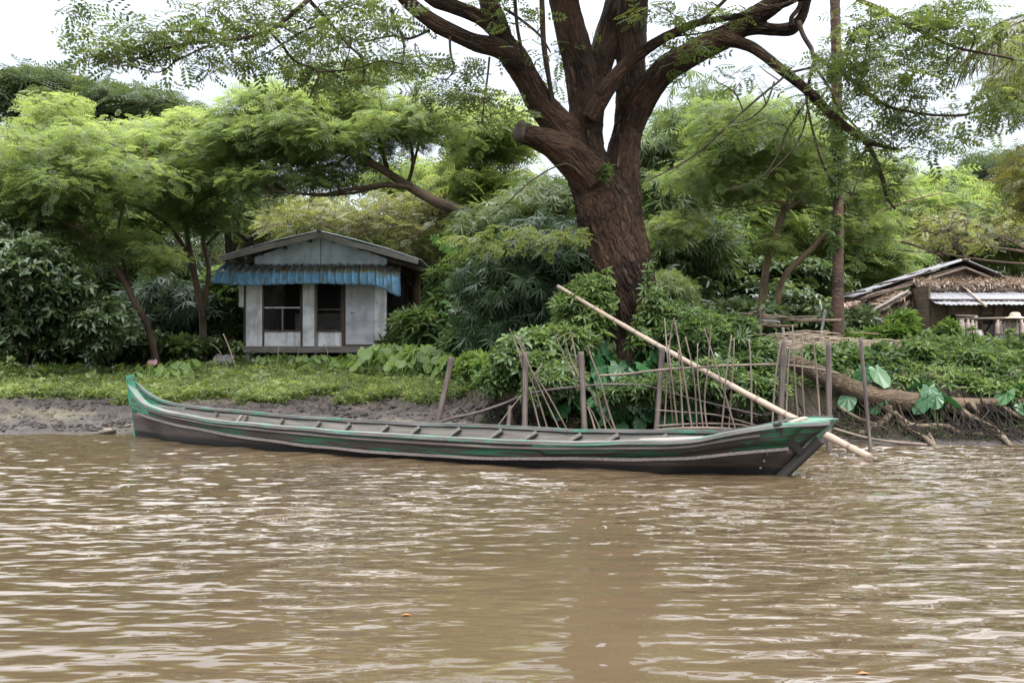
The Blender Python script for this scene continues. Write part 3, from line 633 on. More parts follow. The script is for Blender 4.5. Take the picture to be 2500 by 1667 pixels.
# tangle of fine roots and dead twigs on the bank face
mb = MB(); r = np.random.default_rng(8)
for i in range(520):
    px = r.uniform(1190, 2560); 
    if px > 1880 and r.random() < .25: px = r.uniform(1190, 1880)
    x = (px-1250)/F*14.6; ys_ = float(shore(x)); t0 = r.uniform(.9, 1.35)+(0 if px > 1240 else .3); p0 = np.array([x, ys_+t0, float(ground_z(x, ys_+t0))-.02])
    L = r.uniform(.35, 1.1); dx = r.normal(0, .35); n = 6; P = []
    for j in range(n):
        u = j/(n-1); y = ys_+t0-u*(t0-.2)-.12*math.sin(u*3.14)*r.uniform(.5, 1.5); xx = x+dx*u+r.normal(0, .03); P.append((xx, y, max(float(ground_z(xx, y))+.02+.07*math.sin(u*3.1), p0[2]*(1-u)+.0)))
    mb.tube(P, np.linspace(.005+.02*r.random()**3, .003, n), 4, res=2, cap=False)
for i in range(260):
    px = r.uniform(1200, 2500); x = (px-1250)/F*14.2; y = float(shore(x))+r.uniform(.0, .8); z = float(ground_z(x, y)); a = r.uniform(0, 3.14); L = r.uniform(.15, .5)
    d = np.array([math.cos(a)*L, math.sin(a)*L*.5, r.uniform(0, .2)]); mb.tube([(x, y, z+.03), np.array([x, y, z+.05])+d*.5+r.normal(0, .02, 3), np.array([x, y, z+.02])+d], r.uniform(.004, .01), 4, cap=False)
tag(mb.build('root_tangle', mat_bark('fine_root', (.008, .006, .005), (.026, .02, .014), (.075, .058, .04), sx=30, sz=5, bd=.01)), 'matted fine roots and dead twigs covering the undercut bank face', 'roots', kind='stuff')
# ---------------------------------------------------------------- the white house on stilts
def mat_wall(name, base, dirt, mold):
    m, t, b, o = newmat(name); k = coord(t, 'Object')
    n1 = tnoise(t, k, 2.2, 6, .6); n2 = tnoise(t, k, 9, 5, .7); n3 = tnoise(t, k, 1, 5, .6, (5, 5, .7)); v = tnoise(t, k, 11, kind='V')
    c = mixc(t, ramp(t, n1, [(.45, (0, 0, 0)), (.62, (.8, .8, .8))]), base, dirt)
    c = mixc(t, ramp(t, n3, [(.52, (0, 0, 0)), (.72, (.6, .6, .6))]), c, mold)
    c = mixc(t, ramp(t, n2, [(.66, (0, 0, 0)), (.72, (.7, .7, .7))]), c, tuple(x*.5 for x in dirt))
    c = mixc(t, ramp(t, v, [(.05, (.8, .8, .8)), (.09, (0, 0, 0))]), c, tuple(x*.45 for x in dirt))
    t.links.new(c, b.inputs['Base Color']); b.inputs['Roughness'].default_value = .75; bump(t, b, n2, .004); return m
M['wall'] = mat_wall('white_board', (.80, .79, .82), (.42, .41, .42), (.24, .225, .20))
M['gable'] = mat_wall('pale_blue_board', (.48, .57, .62), (.30, .36, .385), (.26, .28, .2))
M['door'] = mat_wall('door_paint', (.56, .54, .60), (.33, .32, .35), (.24, .23, .2))
def mat_sheet(name, base, rust, litter=None, dirty=.5, rough=.45, metal=0):
    m, t, b, o = newmat(name); k = coord(t, 'Object'); n1 = tnoise(t, k, 1.7, 6, .65); n2 = tnoise(t, k, 7, 5, .7); n3 = tnoise(t, k, 1, 5, .6, (12, 3, 2.5))
    c = mixc(t, n1, tuple(x*.75 for x in base), tuple(min(1, x*1.2) for x in base))
    c = mixc(t, ramp(t, n3, [(.5, (0, 0, 0)), (.64, (dirty,)*3)]), c, rust)
    c = mixc(t, ramp(t, n2, [(.6, (0, 0, 0)), (.7, (dirty*.8,)*3)]), c, tuple(x*.6 for x in rust))
    if litter:
        g = t.nodes.new('ShaderNodeNewGeometry'); s_ = t.nodes.new('ShaderNodeSeparateXYZ'); t.links.new(g.outputs['Normal'], s_.inputs[0])
        f = mth(t, 'ADD', mth(t, 'ABSOLUTE', s_.outputs[2]), mth(t, 'MULTIPLY', mth(t, 'SUBTRACT', n2, .5), .8))
        c = mixc(t, ramp(t, f, [(.72, (0, 0, 0)), (.86, (1, 1, 1))]), c, litter)
    t.links.new(c, b.inputs['Base Color']); b.inputs['Roughness'].default_value = rough; b.inputs['Metallic'].default_value = metal; return m
M['blue'] = mat_sheet('blue_plastic_sheet', (.10, .24, .38), (.06, .085, .07), litter=(.19, .16, .085), dirty=.85)
M['roofsheet'] = mat_sheet('grey_blue_roof', (.20, .27, .29), (.12, .11, .10), dirty=.7)
M['barge'] = mat_wood('barge_wood', (.16, .145, .135), (.27, .25, .235), (.38, .36, .34), s=.7, stain=(.12, .11, .1))
M['tin'] = mat_sheet('tin_sheet', (.13, .134, .148), (.11, .085, .07), dirty=.6, rough=.6, metal=0)
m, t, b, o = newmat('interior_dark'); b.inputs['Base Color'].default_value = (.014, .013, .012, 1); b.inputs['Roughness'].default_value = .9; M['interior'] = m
m, t, b, o = newmat('wire'); b.inputs['Base Color'].default_value = (.04, .038, .036, 1); b.inputs['Roughness'].default_value = .6; M['wire'] = m
D = 25.0
def hx(px): return (px-1250)/F*D
def hz(py): return CH+(YH-py)/F*D
hb = (hx(771), D, .75); house = empty('stilt_house', hb, 'small white boarded house on stilts with a curved blue corrugated awning', 'house')
XL, XR, ZB, ZT = hx(599), hx(943.5), hz(845), hz(652); DEP = 4.4
def part(name, mb, m, **kw): return mb.build(name, m, kw.pop('parent', house), hb, **kw)
def panel(x0, x1, z0, z1, m, name='wall_panel', y=D, th=.03):
    mb = MB(); mb.box(((x0+x1)/2, y+th/2, (z0+z1)/2), (x1-x0, th, z1-z0)); return part(name, mb, m)
w1 = (hx(645), hx(734.5), hz(805.7), hz(668)); w2 = (hx(775), hx(833), hz(805.7), hz(668))
dr = (hx(843), hx(913), hz(843.5), hz(668))
panel(XL, w1[0]-.03, ZB, ZT, M['wall']); panel(w1[0]-.028, w1[1]+.028, ZB, w1[2]-.03, M['wall'], y=D+.004)
panel(w1[1]+.03, w2[0]-.05, ZB, ZT, M['wall']); panel(w2[0]-.045, w2[1]+.01, ZB, w2[2]-.05, M['wall'], y=D+.004)
panel(dr[1]+.012, XR, ZB, ZT, M['wall']); panel(w1[0]-.028, w1[1]+.028, w1[3], ZT, M['wall'], y=D+.004); panel(w2[0]-.045, dr[1]+.01, w2[3], ZT, M['wall'], y=D+.004)
d_ = panel(dr[0]+.01, dr[1], dr[2]+.03, dr[3], M['door'], 'door', y=D-.012)
mb = MB(); mb.box((hx(862), D-.03, hz(763.5)), (.11, .014, .018)); mb.box((hx(858), D-.03, hz(763.5)), (.03, .02, .035)); part('latch', mb, M['tin'], parent=d_)
mb = MB(); mb.box((dr[1]-.12, D-.017, (dr[2]+dr[3])/2), (.05, .008, dr[3]-dr[2]-.08)); part('door_batten', mb, M['door'], parent=d_)
mb = MB(); mb.box(((dr[0]+dr[1])/2, D+.02, dr[2]), (dr[1]-dr[0], .03, .05)); part('door_sill', mb, M['darkwood'])
# timber posts and battens
for x, w, mt, z0 in ((XL-.01, .05, 'darkwood', ZB), (w1[0]-.02, .05, 'darkwood', ZB), (w1[1]+.02, .05, 'darkwood', ZB), (w2[0]-.03, .09, 'greywood', ZB), (w2[1]+.055, .085, 'darkwood', ZB-.02)):
    mb = MB(); mb.box((x, D-.005, (z0+ZT)/2), (w, .05, ZT-z0)); part('timber_batten', mb, M[mt], bevel=.003)
# windows: frame, crossbar, mesh
for (x0, x1, z0, z1), bar, mul in ((w1, hz(751.5), hx(690)), (w2, hz(755.5), None)):
    fr = MB(); o_ = [(x0-.02, z0-.04), (x1+.02, z0-.04), (x1+.02, z1+.02), (x0-.02, z1+.02)]; i_ = [(x0+.012, z0+.004), (x1-.012, z0+.004), (x1-.012, z1-.02), (x0+.012, z1-.02)]
    v = [(x, y, z) for y in (D-.045, D+.02) for q in (o_, i_) for x, z in q]
    f4 = []
    for k in range(4):
        k2 = (k+1) % 4; f4 += [(k, k2, 4+k2, 4+k), (8+k, 12+k, 12+k2, 8+k2), (k, 8+k, 8+k2, k2), (4+k, 4+k2, 12+k2, 12+k)]
    fr.add(v, f4, None, False)
    f_ = part('window', fr, M['darkwood'] if mul else M['darkwood'])
    mb = MB(); mb.box(((x0+x1)/2, D-.008, bar), (x1-x0-.03, .045, .042)); part('crossbar', mb, M['darkwood'], parent=f_)
    if mul: mb = MB(); mb.box((mul, D-.006, (z0+bar)/2), (.04, .04, bar-z0)); part('mullion', mb, M['greywood'], parent=f_); mb = MB(); mb.box(((x0+x1)/2, D-.036, bar+.004), (x1-x0-.02, .008, .03)); part('crossbar_paint', mb, M['wall'], parent=f_)
    mb = MB()
    for x in np.arange(x0, x1, .075): mb.box((x, D+.035, (z0+z1)/2), (.004, .003, z1-z0))
    for z in np.arange(z0, z1, .075): mb.box(((x0+x1)/2, D+.03, z), (x1-x0, .003, .004))
    part('wire_mesh', mb, M['wire'], parent=f_)
# other walls, floor, interior
mb = MB(); mb.box((XL-.012, D+DEP/2+.03, (ZB+ZT+.3)/2), (.03, DEP-.06, ZT+.3-ZB)); part('side_wall', mb, M['wall'])
mb = MB(); mb.box((XR-.01, D+DEP/2+.03, (ZB+ZT+.3)/2), (.03, DEP-.06, ZT+.3-ZB)); part('side_wall', mb, M['darkwood'])
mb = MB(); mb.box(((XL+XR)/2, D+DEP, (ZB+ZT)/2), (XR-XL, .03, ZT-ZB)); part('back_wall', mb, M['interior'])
mb = MB(); mb.box(((XL+XR)/2, D+DEP/2, ZB-.04), (XR-XL-.04, DEP-.06, .04)); part('floor', mb, M['darkwood'])
mb = MB(); mb.box(((XL+XR)/2, D+1.5, ZB+.5), (1.6, .5, .75)); mb.box(((XL+XR)/2+1, D+2.2, ZB+.8), (.5, .4, .9)); part('cupboard', mb, M['greywood'])
mb = MB(); mb.box(((XL+XR)/2-.02, D-.02, (hz(861)+ZB)/2), (XR-XL+.02, .06, ZB-hz(861))); part('floor_beam', mb, M['greywood'], bevel=.006)
for x, y, w in ((hx(604), D+.06, .10), (hx(620), D+1.4, .09), (hx(647), D+2.3, .1), (hx(668), D+1.4, .09), (hx(769), D+.08, .08), (hx(935), D+.08, .1), (hx(905), D+2.2, .09), (hx(720), D+4.2, .1), (hx(860), D+4.2, .1), (hx(940), D+4.2, .1), (hx(820), D+2.3, .1)):
    mb = MB(); mb.box((x, y, (hz(861)+.6)/2), (w, w, hz(861)-.6+.02)); part('stilt', mb, M['greywood'] if y < D+1 else M['darkwood'], bevel=.005)
mb = MB(); mb.box((hx(888), D-.12, hz(867)), (.55, .22, .03)); part('step', mb, M['greywood'])
# shutter box on the left side
mb = MB(); mb.box((hx(590), D+.35, (hz(694)+hz(749))/2), (.17, .6, hz(694)-hz(749))); part('side_shutter', mb, M['wall'], bevel=.004)
# gable and roof
yf = D-.62; sf = yf/F
def rx(px): return (px-1250)*sf
def rz(py): return CH+(YH-py)*sf
mb = MB(); PK = (hx(783.6), hz(574)); z_ = hz(651.5)
pl = [(hx(623), z_), (hx(945.6), z_), (hx(945.6), hz(632)), PK, (hx(623), hz(628))]
mb.prism([(x, D-.06, z) for x, z in pl], (0, .04, 0)); gb = part('gable_panel', mb, M['gable'])
mb = MB(); mb.box((hx(784.5), D-.064, (z_+PK[1])/2-.02), (.018, .01, PK[1]-z_-.1)); part('panel_joint', mb, M['darkwood'], parent=gb)
pk = np.array((rx(777.6), yf, rz(569))); le = np.array((rx(534), yf, rz(632))); re = np.array((rx(1029), yf, rz(640)))
back = np.array((0, DEP+1.1, 0))
for a, e, nm in ((pk, le, 1), (pk, re, -1)):
    # sagging corrugated slope
    n = 90; P = []; dirn = e-a
    U = np.linspace(0, 1, 9)
    rows = []
    for v in np.linspace(0, 1, n):
        row = [a+dirn*u+back*v+np.array([0, 0, .05+.04*math.sin(u*math.pi)+.018*math.sin(v*n*1.3)]) for u in U]; rows.append(row)
    mb = MB(); mb.grid(np.array(rows)); rf = part('roof_sheet', mb, M['roofsheet'], solid=.012)
    ks = [0, .36 if nm == 1 else .42, .68 if nm == 1 else 1, 1]
    for q in range(2 if nm == -1 else 2):
        u0, u1 = (0, .43) if q == 0 else (.432, .97)
        mb = MB(); o_ = np.array([0, -.02*q-.02, -.045+.02*math.sin(u0*3)]); mb.beam(a+dirn*u0+o_, a+dirn*u1+o_+[0, 0, .01], .035, .135, up=(0, 0, 1)); part('barge_board', mb, M['barge'], bevel=.004)
    for u in (.12, .38, .62, .86):
        p = a+dirn*u-[0, 0, .06]; mb = MB(); mb.beam(p+[0, .03, 0], p+back, .06, .08); part('purlin', mb, M['darkwood'])
    for v in (.12, .45, .8):
        mb = MB(); mb.beam(a+back*v-[0, 0, .14], e+back*v-[0, 0, .14], .06, .1); part('rafter', mb, M['darkwood'])
mb = MB(); mb.tube([pk+[0, -.02, .07], pk+back+[0, 0, .07]], .05, 8, flat=.5); part('ridge_cap', mb, M['roofsheet'])
# awning: corrugated, its front edge bent down, right end hanging
nu, nv = 330, 14; rows = []; x0, x1 = hx(553), hx(985)
for i in range(nu):
    u = i/(nu-1); x = x0+(x1-x0)*u; row = []
    e = sstep(.84, 1, u)
    for j in range(nv):
        v = j/(nv-1)
        if v < .5: yy = D-.06-v/.5*.72; zz = hz(652)+.03-(v/.5)**1.3*.24
        else:
            a = (v-.5)/.5; yy = D-.78-.14*math.sin(min(a*1.6, 1.57))-.02*a; zz = hz(652)-.21-a*(.30+.02*math.sin(u*9))
        zz -= e*(.26*v**1.2)*1.0+.02*e; zz += .035*(1-sstep(0, .12, u)); x_ = x+(v-.5)*(.10*u-.16*(1-u)*sstep(.25, 0, u))
        rib = max(0, math.cos(u*23*2*math.pi))**4*.05+.006*math.cos(u*23*8*math.pi)
        if v >= .5: zz += .004*math.sin(v*60)
        row.append((x_, yy-rib*(.3+.7*v), zz+rib*(1-.6*v)))
    rows.append(row)
mb = MB(); mb.grid(np.array(rows)); aw = part('awning', mb, M['blue'], solid=.006)
lv = Leaves(); n = 1500; u_ = RNG.random(n); v2 = RNG.random(n)**.8; pos = np.c_[x0+.2+(x1-x0-.5)*u_, D-.08-v2*.60, hz(652)+.05-(v2*.9)**1.3*.235+RNG.random(n)*.03]
lv.add(quads(diam((0, 0, 0), (1, 0, 0), .4)), pos, RNG.normal(size=(n, 3))*[1, 1, .2], np.tile([0, 0, 1.], (n, 1))+RNG.normal(0, .4, (n, 3)), RNG.uniform(.03, .08, n), RNG.random(n))
o_ = lv.build('leaf_litter', mat_leaf('litter', (.07, .045, .03), (.16, .11, .075), (.3, .21, .15), trans=.05, rough=.9), None, (hx(771), D-.4, hz(660))); tag(o_, 'brown dead leaves lying on top of the blue awning', 'dead leaves', kind='stuff')
for u in (.03, .35, .65, .95):
    x = x0+(x1-x0)*u; mb = MB(); mb.beam((x, D, hz(654)), (x, D-.72, hz(660)), .04, .05); part('awning_bracket', mb, M['darkwood'])
# dead creeper hanging down the right wall
mb = MB(); r = np.random.default_rng(3)
for i in range(120):
    y = D+r.uniform(.1, 3.6); x = XR+.04+r.uniform(0, .32)*(1 if y < D+1.6 else .6); z0 = hz(664)-r.uniform(0, .4); z1 = z0-r.uniform(.6, 2.1)
    P = [(x+r.normal(0, .05), y+r.normal(0, .08), z0+(z1-z0)*q) for q in np.linspace(0, 1, 5)]; mb.tube(P, r.uniform(.006, .02), 4, res=2, cap=False)
thing_mb('dead_creeper', mb, M['bark_dark'], 'dry brown creeper hanging down the dark right side wall of the white house', 'creeper', (XR+.2, D+.5, hz(860)), kind_=None) if 0 else tag(mb.build('dead_creeper', M['bark_dark'], None, (XR+.2, D+.5, .75)), 'dry brown creeper hanging down the dark right side wall of the white house', 'creeper')
# rubbish left of the house
def sheet(name, cx, cy, d, w, h, m, label, cat, tilt=.4, crump=.12):
    c = W(cx, cy, d); n = 14; P = []
    for i in range(n):
        for j in range(n):
            u, v = i/(n-1)-.5, j/(n-1)-.5; P.append((c[0]+u*w, c[1]+v*h*.6, c[2]+v*h*tilt+crump*(mnoise.noise(Vector((u*3, v*3, cx)))*.9)-u*u*w*.3))
    mb = MB(); mb.grid(np.array(P).reshape(n, n, 3)); return tag(mb.build(name, m, None, c, solid=.006), label, cat)
def flat(name, c, rough=.6):
    if name in bpy.data.materials: return bpy.data.materials[name]
    m, t, b, o = newmat(name); n = tnoise(t, coord(t, 'Object'), 6, 5, .6); t.links.new(mixc(t, n, tuple(x*.65 for x in c), tuple(min(1, x*1.25) for x in c)), b.inputs['Base Color']); b.inputs['Roughness'].default_value = rough; bump(t, b, n, .004); return m
sheet('tarpaulin', 545, 876, 23.2, .5, .32, flat('grey_sheet', (.12, .12, .12)), 'crumpled grey sheet lying in dry weeds left of the white house', 'sheet', .6)
sheet('plastic_bag', 372, 884, 21.5, .2, .14, flat('pink_sheet', (.45, .25, .25)), 'small pink and white bag behind the bright leaves left of the house', 'bag', .7, .08)
# ---------------------------------------------------------------- thatched hut on the right
def mat_thatch(name, a, b_, sc=(4, 4, 30), bd=.04):
    m, t, b, o = newmat(name); k = coord(t, 'Object'); n1 = tnoise(t, k, 9, 7, .75, (1, 1, 3), dist=1.2); n2 = tnoise(t, k, 26, 4, .7, dist=1)
    c = ramp(t, n1, [(.3, a), (.5, tuple((x+y)/2 for x, y in zip(a, b_))), (.68, b_)]); c = mixc(t, mth(t, 'MULTIPLY', n2, .5), c, a)
    t.links.new(c, b.inputs['Base Color']); b.inputs['Roughness'].default_value = .95; bump(t, b, mth(t, 'ADD', n1, n2), bd); return m
def mat_weave(name, a, b_):
    m, t, b, o = newmat(name); k = coord(t, 'Object'); n1 = tnoise(t, k, 2.4, 5, .6)
    br = t.nodes.new('ShaderNodeTexBrick'); mp_ = t.nodes.new('ShaderNodeMapping'); mp_.inputs['Rotation'].default_value = (math.radians(90), 0, 0); t.links.new(k, mp_.inputs[0]); t.links.new(mp_.outputs[0], br.inputs[0])
    br.inputs['Scale'].default_value = 9; br.inputs['Mortar Size'].default_value = .03; br.inputs['Color1'].default_value = (*a, 1); br.inputs['Color2'].default_value = (*b_, 1); br.inputs['Mortar'].default_value = (*(x*.5 for x in a), 1)
    c = mixc(t, ramp(t, n1, [(.4, (0, 0, 0)), (.7, (.8, .8, .8))]), br.outputs[0], tuple(x*.5 for x in a)); t.links.new(c, b.inputs['Base Color']); b.inputs['Roughness'].default_value = .9
    bump(t, b, br.outputs[1], .006); return m
M['thatch'] = mat_thatch('thatch', (.13, .09, .07), (.42, .33, .27)); M['palm_wall'] = mat_thatch('palm_wall', (.05, .035, .027), (.16, .115, .09), bd=.02)
M['weave'] = mat_weave('woven_bamboo', (.10, .072, .048), (.21, .155, .10))
DH = 22.0
ub = (*W(2400, 860, DH)[:2], 1.28); hut = empty('thatched_hut', ub, 'low bamboo and thatch hut with a tin edged lean-to roof at the right', 'hut')
def hp(name, mb, m, parent=hut, **kw): return mb.build(name, m, parent, ub, **kw)
def U(X, Y, d=DH): return W(2000+X/4.704, 620+Y/4.704, d)
ap = U(1655, 110); la = U(455, 487); ra = ap*2-la; ra = np.array([ap[0]+(ap[0]-la[0])*.85, DH, U(2352, 400)[2]-.2*0]); ra = ap+(U(2352, 402)-ap)*1.55
bk_ = np.array([0, 1.25, 0])
for a, e, lab in ((ap, la, 0), (ap, ra, 1)):
    dv = e-a
    for layer in range(4):       # overlapping courses of old sheets and thatch
        u0, u1 = [(0, .38), (.30, .62), (.55, .86), (.78, 1.0)][layer]; y0 = -.12+.05*layer
        rows = []
        for v in np.linspace(0, 1, 60): rows.append([a+dv*u+bk_*v+np.array([0, y0, .02+.045*(3-layer)*.4+.02*math.sin(v*160)+.02*math.sin(v*7+layer)]) for u in np.linspace(u0, u1, 6)])
        mb = MB(); mb.grid(np.array(rows)); hp('roof_sheet', mb, M['tin'], solid=.012)
    rows = []
    for v in np.linspace(0, 1, 24): rows.append([a+dv*u+bk_*v-np.array([0, 0, .06+.02*math.sin(v*30+u*20)]) for u in np.linspace(0, .98, 20)])
    mb = MB(); mb.grid(np.array(rows)); hp('roof_thatch', mb, M['thatch'], solid=.05)
    for u in (.02, .35, .66, .97): mb = MB(); p = a+dv*u+[0, -.2, .09]; mb.tube([p, p+bk_+[0, .2, 0]], .022, 6); hp('roof_pole', mb, M['stake'])
    mb = MB(); mb.tube([a+[0, -.1, -.1], e+[0, -.1, -.1]], .028, 6); hp('rafter', mb, M['stake'])
# gable wall
q0, q1 = U(1075, 345), U(2420, 345)
mb = MB(); mb.prism([q0+[0, .1, -.9], q1+[.8, .1, -.9], q1+[.8, .1, 0], ap+[0, .1, -.12], q0+[0, .1, .06]], (0, .05, 0)); hp('gable_wall', mb, M['palm_wall'])
mb = MB(); mb.tube([U(1330, 310)+[0, .05, 0], U(1650, 245)+[0, .05, 0], U(2000, 300)+[0, .05, 0]], .012, 5); mb.tube([q0+[0, .06, .03], q1+[.5, .06, .03]], .02, 5); hp('gable_lath', mb, M['darkwood'])
# lean-to roof in front: thatch above, tin below
tL = U(1075, 385, 22.0); bL = W(2289, 743.5, 20.5); wid = 3.4
mid = tL*.72+bL*.28
def slope(p, q, n, name, m, th, amp, wv):
    rows = []
    for i in range(n):
        x = i/(n-1)*wid; rows.append([p+(q-p)*u+np.array([x, 0, amp*math.sin(x*wv)+.01*wn(np.array([[x, u]]), 2, 9)[0]]) for u in np.linspace(0, 1, 7)])
    mb = MB(); mb.grid(np.array(rows)); return hp(name, mb, m, solid=th)
slope(tL+[0, 0, .10], mid+[0, 0, .06], 120, 'lean_to_thatch', M['thatch'], .08, .02, 9)
slope(mid+[0, 0, 0], bL+(mid-bL)*.28+[0, 0, .012], 260, 'lean_to_tin', M['tin'], .006, .009, 60)
slope(bL+(mid-bL)*.34-[0, 0, .014], bL, 260, 'lean_to_tin', M['tin'], .006, .009, 60)
for f_ in (.98, .28): mb = MB(); p = bL+(mid-bL)*f_+[-.05, 0, .03]; mb.tube([p, p+[wid, 0, 0]], .016, 6); hp('roof_lath', mb, M['darkwood'])
mb = MB(); p = W(2356, 703, 21.6); mb.tube([p, W(2407, 748, 20.35)], .028, 7); hp('roof_weight_pole', mb, M['cane'])
# loose thatch ends, as real straws
def straws(name, p0, e1, e2, n, L, m, seed, parent=hut, base=ub, lift=.05, dirw=None):
    r = np.random.default_rng(seed); lv = Leaves(); u = r.random((n, 2)); pos = p0+u[:, :1]*e1+u[:, 1:]*e2+r.normal(0, .02, (n, 3))
    d = (e2/np.linalg.norm(e2) if dirw is None else np.asarray(dirw, float))+r.normal(0, .45, (n, 3)); d[:, 2] += lift
    tm = quads(diam((0, 0, 0), (1, 0, 0), .12)); lv.add(tm, pos, d, np.tile([0, -.3, 1.], (n, 1))+r.normal(0, .3, (n, 3)), r.uniform(.5, 1.2, n)*L, r.random(n))
    return lv.build(name, m, parent, base)
M['straw'] = mat_leaf('straw', (.15, .105, .08), (.33, .25, .20), (.50, .40, .33), trans=.1, rough=.8, tr_gain=.8)
straws('loose_thatch', tL+[0, 0, .17], np.array([wid, 0, 0]), mid-tL, 3500, .18, M['straw'], 1)
# walls
xw = U(1275, 600, 21.0)[0]
zlo = 1.15
mb = MB(); mb.box((xw, 21.5, (zlo+2.62)/2), (.04, .94, 2.62-zlo)); hp('woven_wall', mb, M['weave'])
def hpanel(X0, X1, Y0, Y1, d=21.0, m='weave', nm='woven_wall'):
    a = U(X0, Y0, d); e = U(X1, Y1, d); mb = MB(); mb.box(((a[0]+e[0])/2, d+.02, (a[2]+e[2])/2), (abs(e[0]-a[0]), .04, abs(a[2]-e[2]))); return hp(nm, mb, M[m])
hpanel(1283, 1482, 535, 1130); hpanel(1482, 2130, 530, 700); hpanel(1605, 1868, 700, 940); hpanel(2012, 2130, 700, 940); hpanel(1482, 2400, 940, 1130)
hpanel(2360, 2700, 530, 940); hpanel(2130, 2360, 735, 940)
mb = MB(); mb.beam(U(1880, 935, 21.2), U(2000, 760, 21.2), .05, .03); hp('window_brace', mb, M['stake'])
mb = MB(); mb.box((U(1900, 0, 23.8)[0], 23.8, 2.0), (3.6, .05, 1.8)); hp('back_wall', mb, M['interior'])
for X in (1480, 1868, 2012, 2135, 2358): mb = MB(); mb.tube([U(X, 1150, 20.95), U(X, 530, 20.95)], .022, 6); hp('wall_pole', mb, M['darkwood'])
# left lean-to of palm thatch
a = U(1010, 425, 21.8); c_ = U(330, 800, 21.4)
rows = []
for v in np.linspace(0, 1, 30): rows.append([a+(c_-a)*u+np.array([.1, 3.2*v, -.05-.0*v+.03*math.sin(u*25)+.02*math.sin(v*20)]) for u in np.linspace(0, 1, 26)])
mb = MB(); mb.grid(np.array(rows)); hp('side_thatch', mb, M['thatch'], solid=.07)
straws('loose_thatch', a+[0, 0, .0], np.array([.05, 3.2, 0.]), c_-a, 6500, .26, M['straw'], 2)
lo = np.array([c_[0]+.1, 21.5, zlo]); P = [a+[.1, .1, -.08], c_+[.1, .1, -.08], lo, np.array([xw, 21.9, zlo]), np.array([xw, 21.9, a[2]-.05])]
mb = MB(); mb.prism([P[0], P[1], P[2], P[3]], (0, .05, 0)); hp('palm_wall', mb, M['palm_wall'])
straws('palm_fronds', np.array([c_[0]+.15, 21.45, c_[2]-.15]), a-c_+[0, 0, 0.], np.array([0, -.05, -.35]), 420, .42, mat_leaf('dry_palm', (.06, .042, .03), (.14, .10, .08), (.26, .2, .17), trans=.05, rough=.8), 4, dirw=(-.35, -.1, -1.0), lift=-.2)
mb = MB(); mb.tube([a+[0, -.06, .0], c_+[0, -.06, .0]], .03, 6); hp('edge_pole', mb, M['greywood'])
# drying rack with hanging rolls in front of the hut
rb = W(2400, 850, 19.6); rack = empty('drying_rack', rb, 'bamboo rack of long thin poles on posts in front of the hut windows', 'rack')
for a_, e_, r_ in (((2333, 770.5), (2381, 772), .02), ((2334, 778), (2620, 773), .018), ((2375, 778), (2620, 778), .02)):
    mb = MB(); mb.tube([W(*a_, 19.6), W(*e_, 19.7)], r_, 7); mb.build('pole', M['stake'], rack, rb)
for x in (2382, 2520, 2600): mb = MB(); mb.tube([W(x, 862, 19.65), W(x, 770, 19.65)], .035, 7); mb.build('post', M['greywood'], rack, rb)
rollm = flat('rolled_mat', (.27, .215, .185), .85)
proto = None
for i, (x, y0, y1, r_) in enumerate([(2343, 786, 815, .042), (2350, 785, 818, .045), (2363, 785, 815, .046), (2374, 787, 815, .042), (2436, 787, 817, .046), (2444, 790, 817, .04), (2454, 787, 817, .036), (2463, 785, 817, .05), (2480, 787, 817, .052), (2494, 786, 815, .05), (2505, 787, 817, .048)]):
    mb = MB(); a_ = W(x+(-1.5 if i == 0 else 0), y1, 19.55); e_ = W(x+(2 if i == 0 else 0), y0, 19.6)
    mb.tube([a_, a_*.9+e_*.1, a_*.5+e_*.5, a_*.12+e_*.88, e_, e_+[0, 0, .05]], [r_*.93, r_, r_, r_*.95, r_*.5, r_*.6], 10, cap=True)
    sd_ = 'left' if i < 4 else 'right'
    thing_mb('hanging_roll', mb, rollm, ['brown roll hanging from the rack in the group of four at the left', 'brown roll hanging from the rack in the longer row at the right of the hut'][i > 3], 'roll', e_, 'brown rolls hanging on the drying rack')
for x, y0, y1, r_, mt, lab in ((2389, 808, 862, .075, flat('sack_white', (.42, .38, .39), .9), 'pale wrapped sack bundle tied to the rack post'), (2452, 820, 860, .10, flat('cloth_lilac', (.45, .42, .5), .9), 'pale lilac cloth hanging under the right row of rolls'), (2466, 820, 862, .08, flat('cloth_blue', (.2, .21, .33), .9), 'blue grey cloth hanging under the right row of rolls'), (2480, 820, 856, .07, flat('cloth_grey', (.33, .3, .27), .9), 'beige cloth at the right end under the row of rolls')):
    a_ = W(x, y0, 19.7); rows = []
    for z in np.linspace(a_[2], W(x, y1, 19.7)[2], 10): rows.append([(a_[0]+r_*1.2*math.cos(t_), a_[1]+r_*.5*math.sin(t_)+.02*math.sin(6*t_), z) for t_ in np.linspace(0, 6.2832, 26)])
    rows[0] = [(a_[0]+(q[0]-a_[0])*.6, a_[1]+(q[1]-a_[1])*.5, q[2]+.02) for q in rows[0]]
    mb = MB(); mb.grid(np.array(rows)); tag(mb.build('hanging_cloth' if x > 2400 else 'sack', mt, None, W(x, y1, 19.7)), lab, 'cloth' if x > 2400 else 'sack')
# straw hat on the rack
c_ = W(2478, 776, 19.45); rows = []
for rr, z in ((.0, .11), (.05, .107), (.085, .09), (.10, .05), (.115, .02), (.17, .005), (.215, -.012)): rows.append([(c_[0]+rr*math.cos(t_), c_[1]+rr*math.sin(t_), c_[2]+z) for t_ in np.linspace(0, 6.2832, 25)])
mb = MB(); mb.grid(np.array(rows)); tag(mb.build('straw_hat', flat('straw_weave', (.36, .3, .22), .8), None, c_, solid=.008), 'pale straw hat on top of the drying rack poles at the right', 'hat')
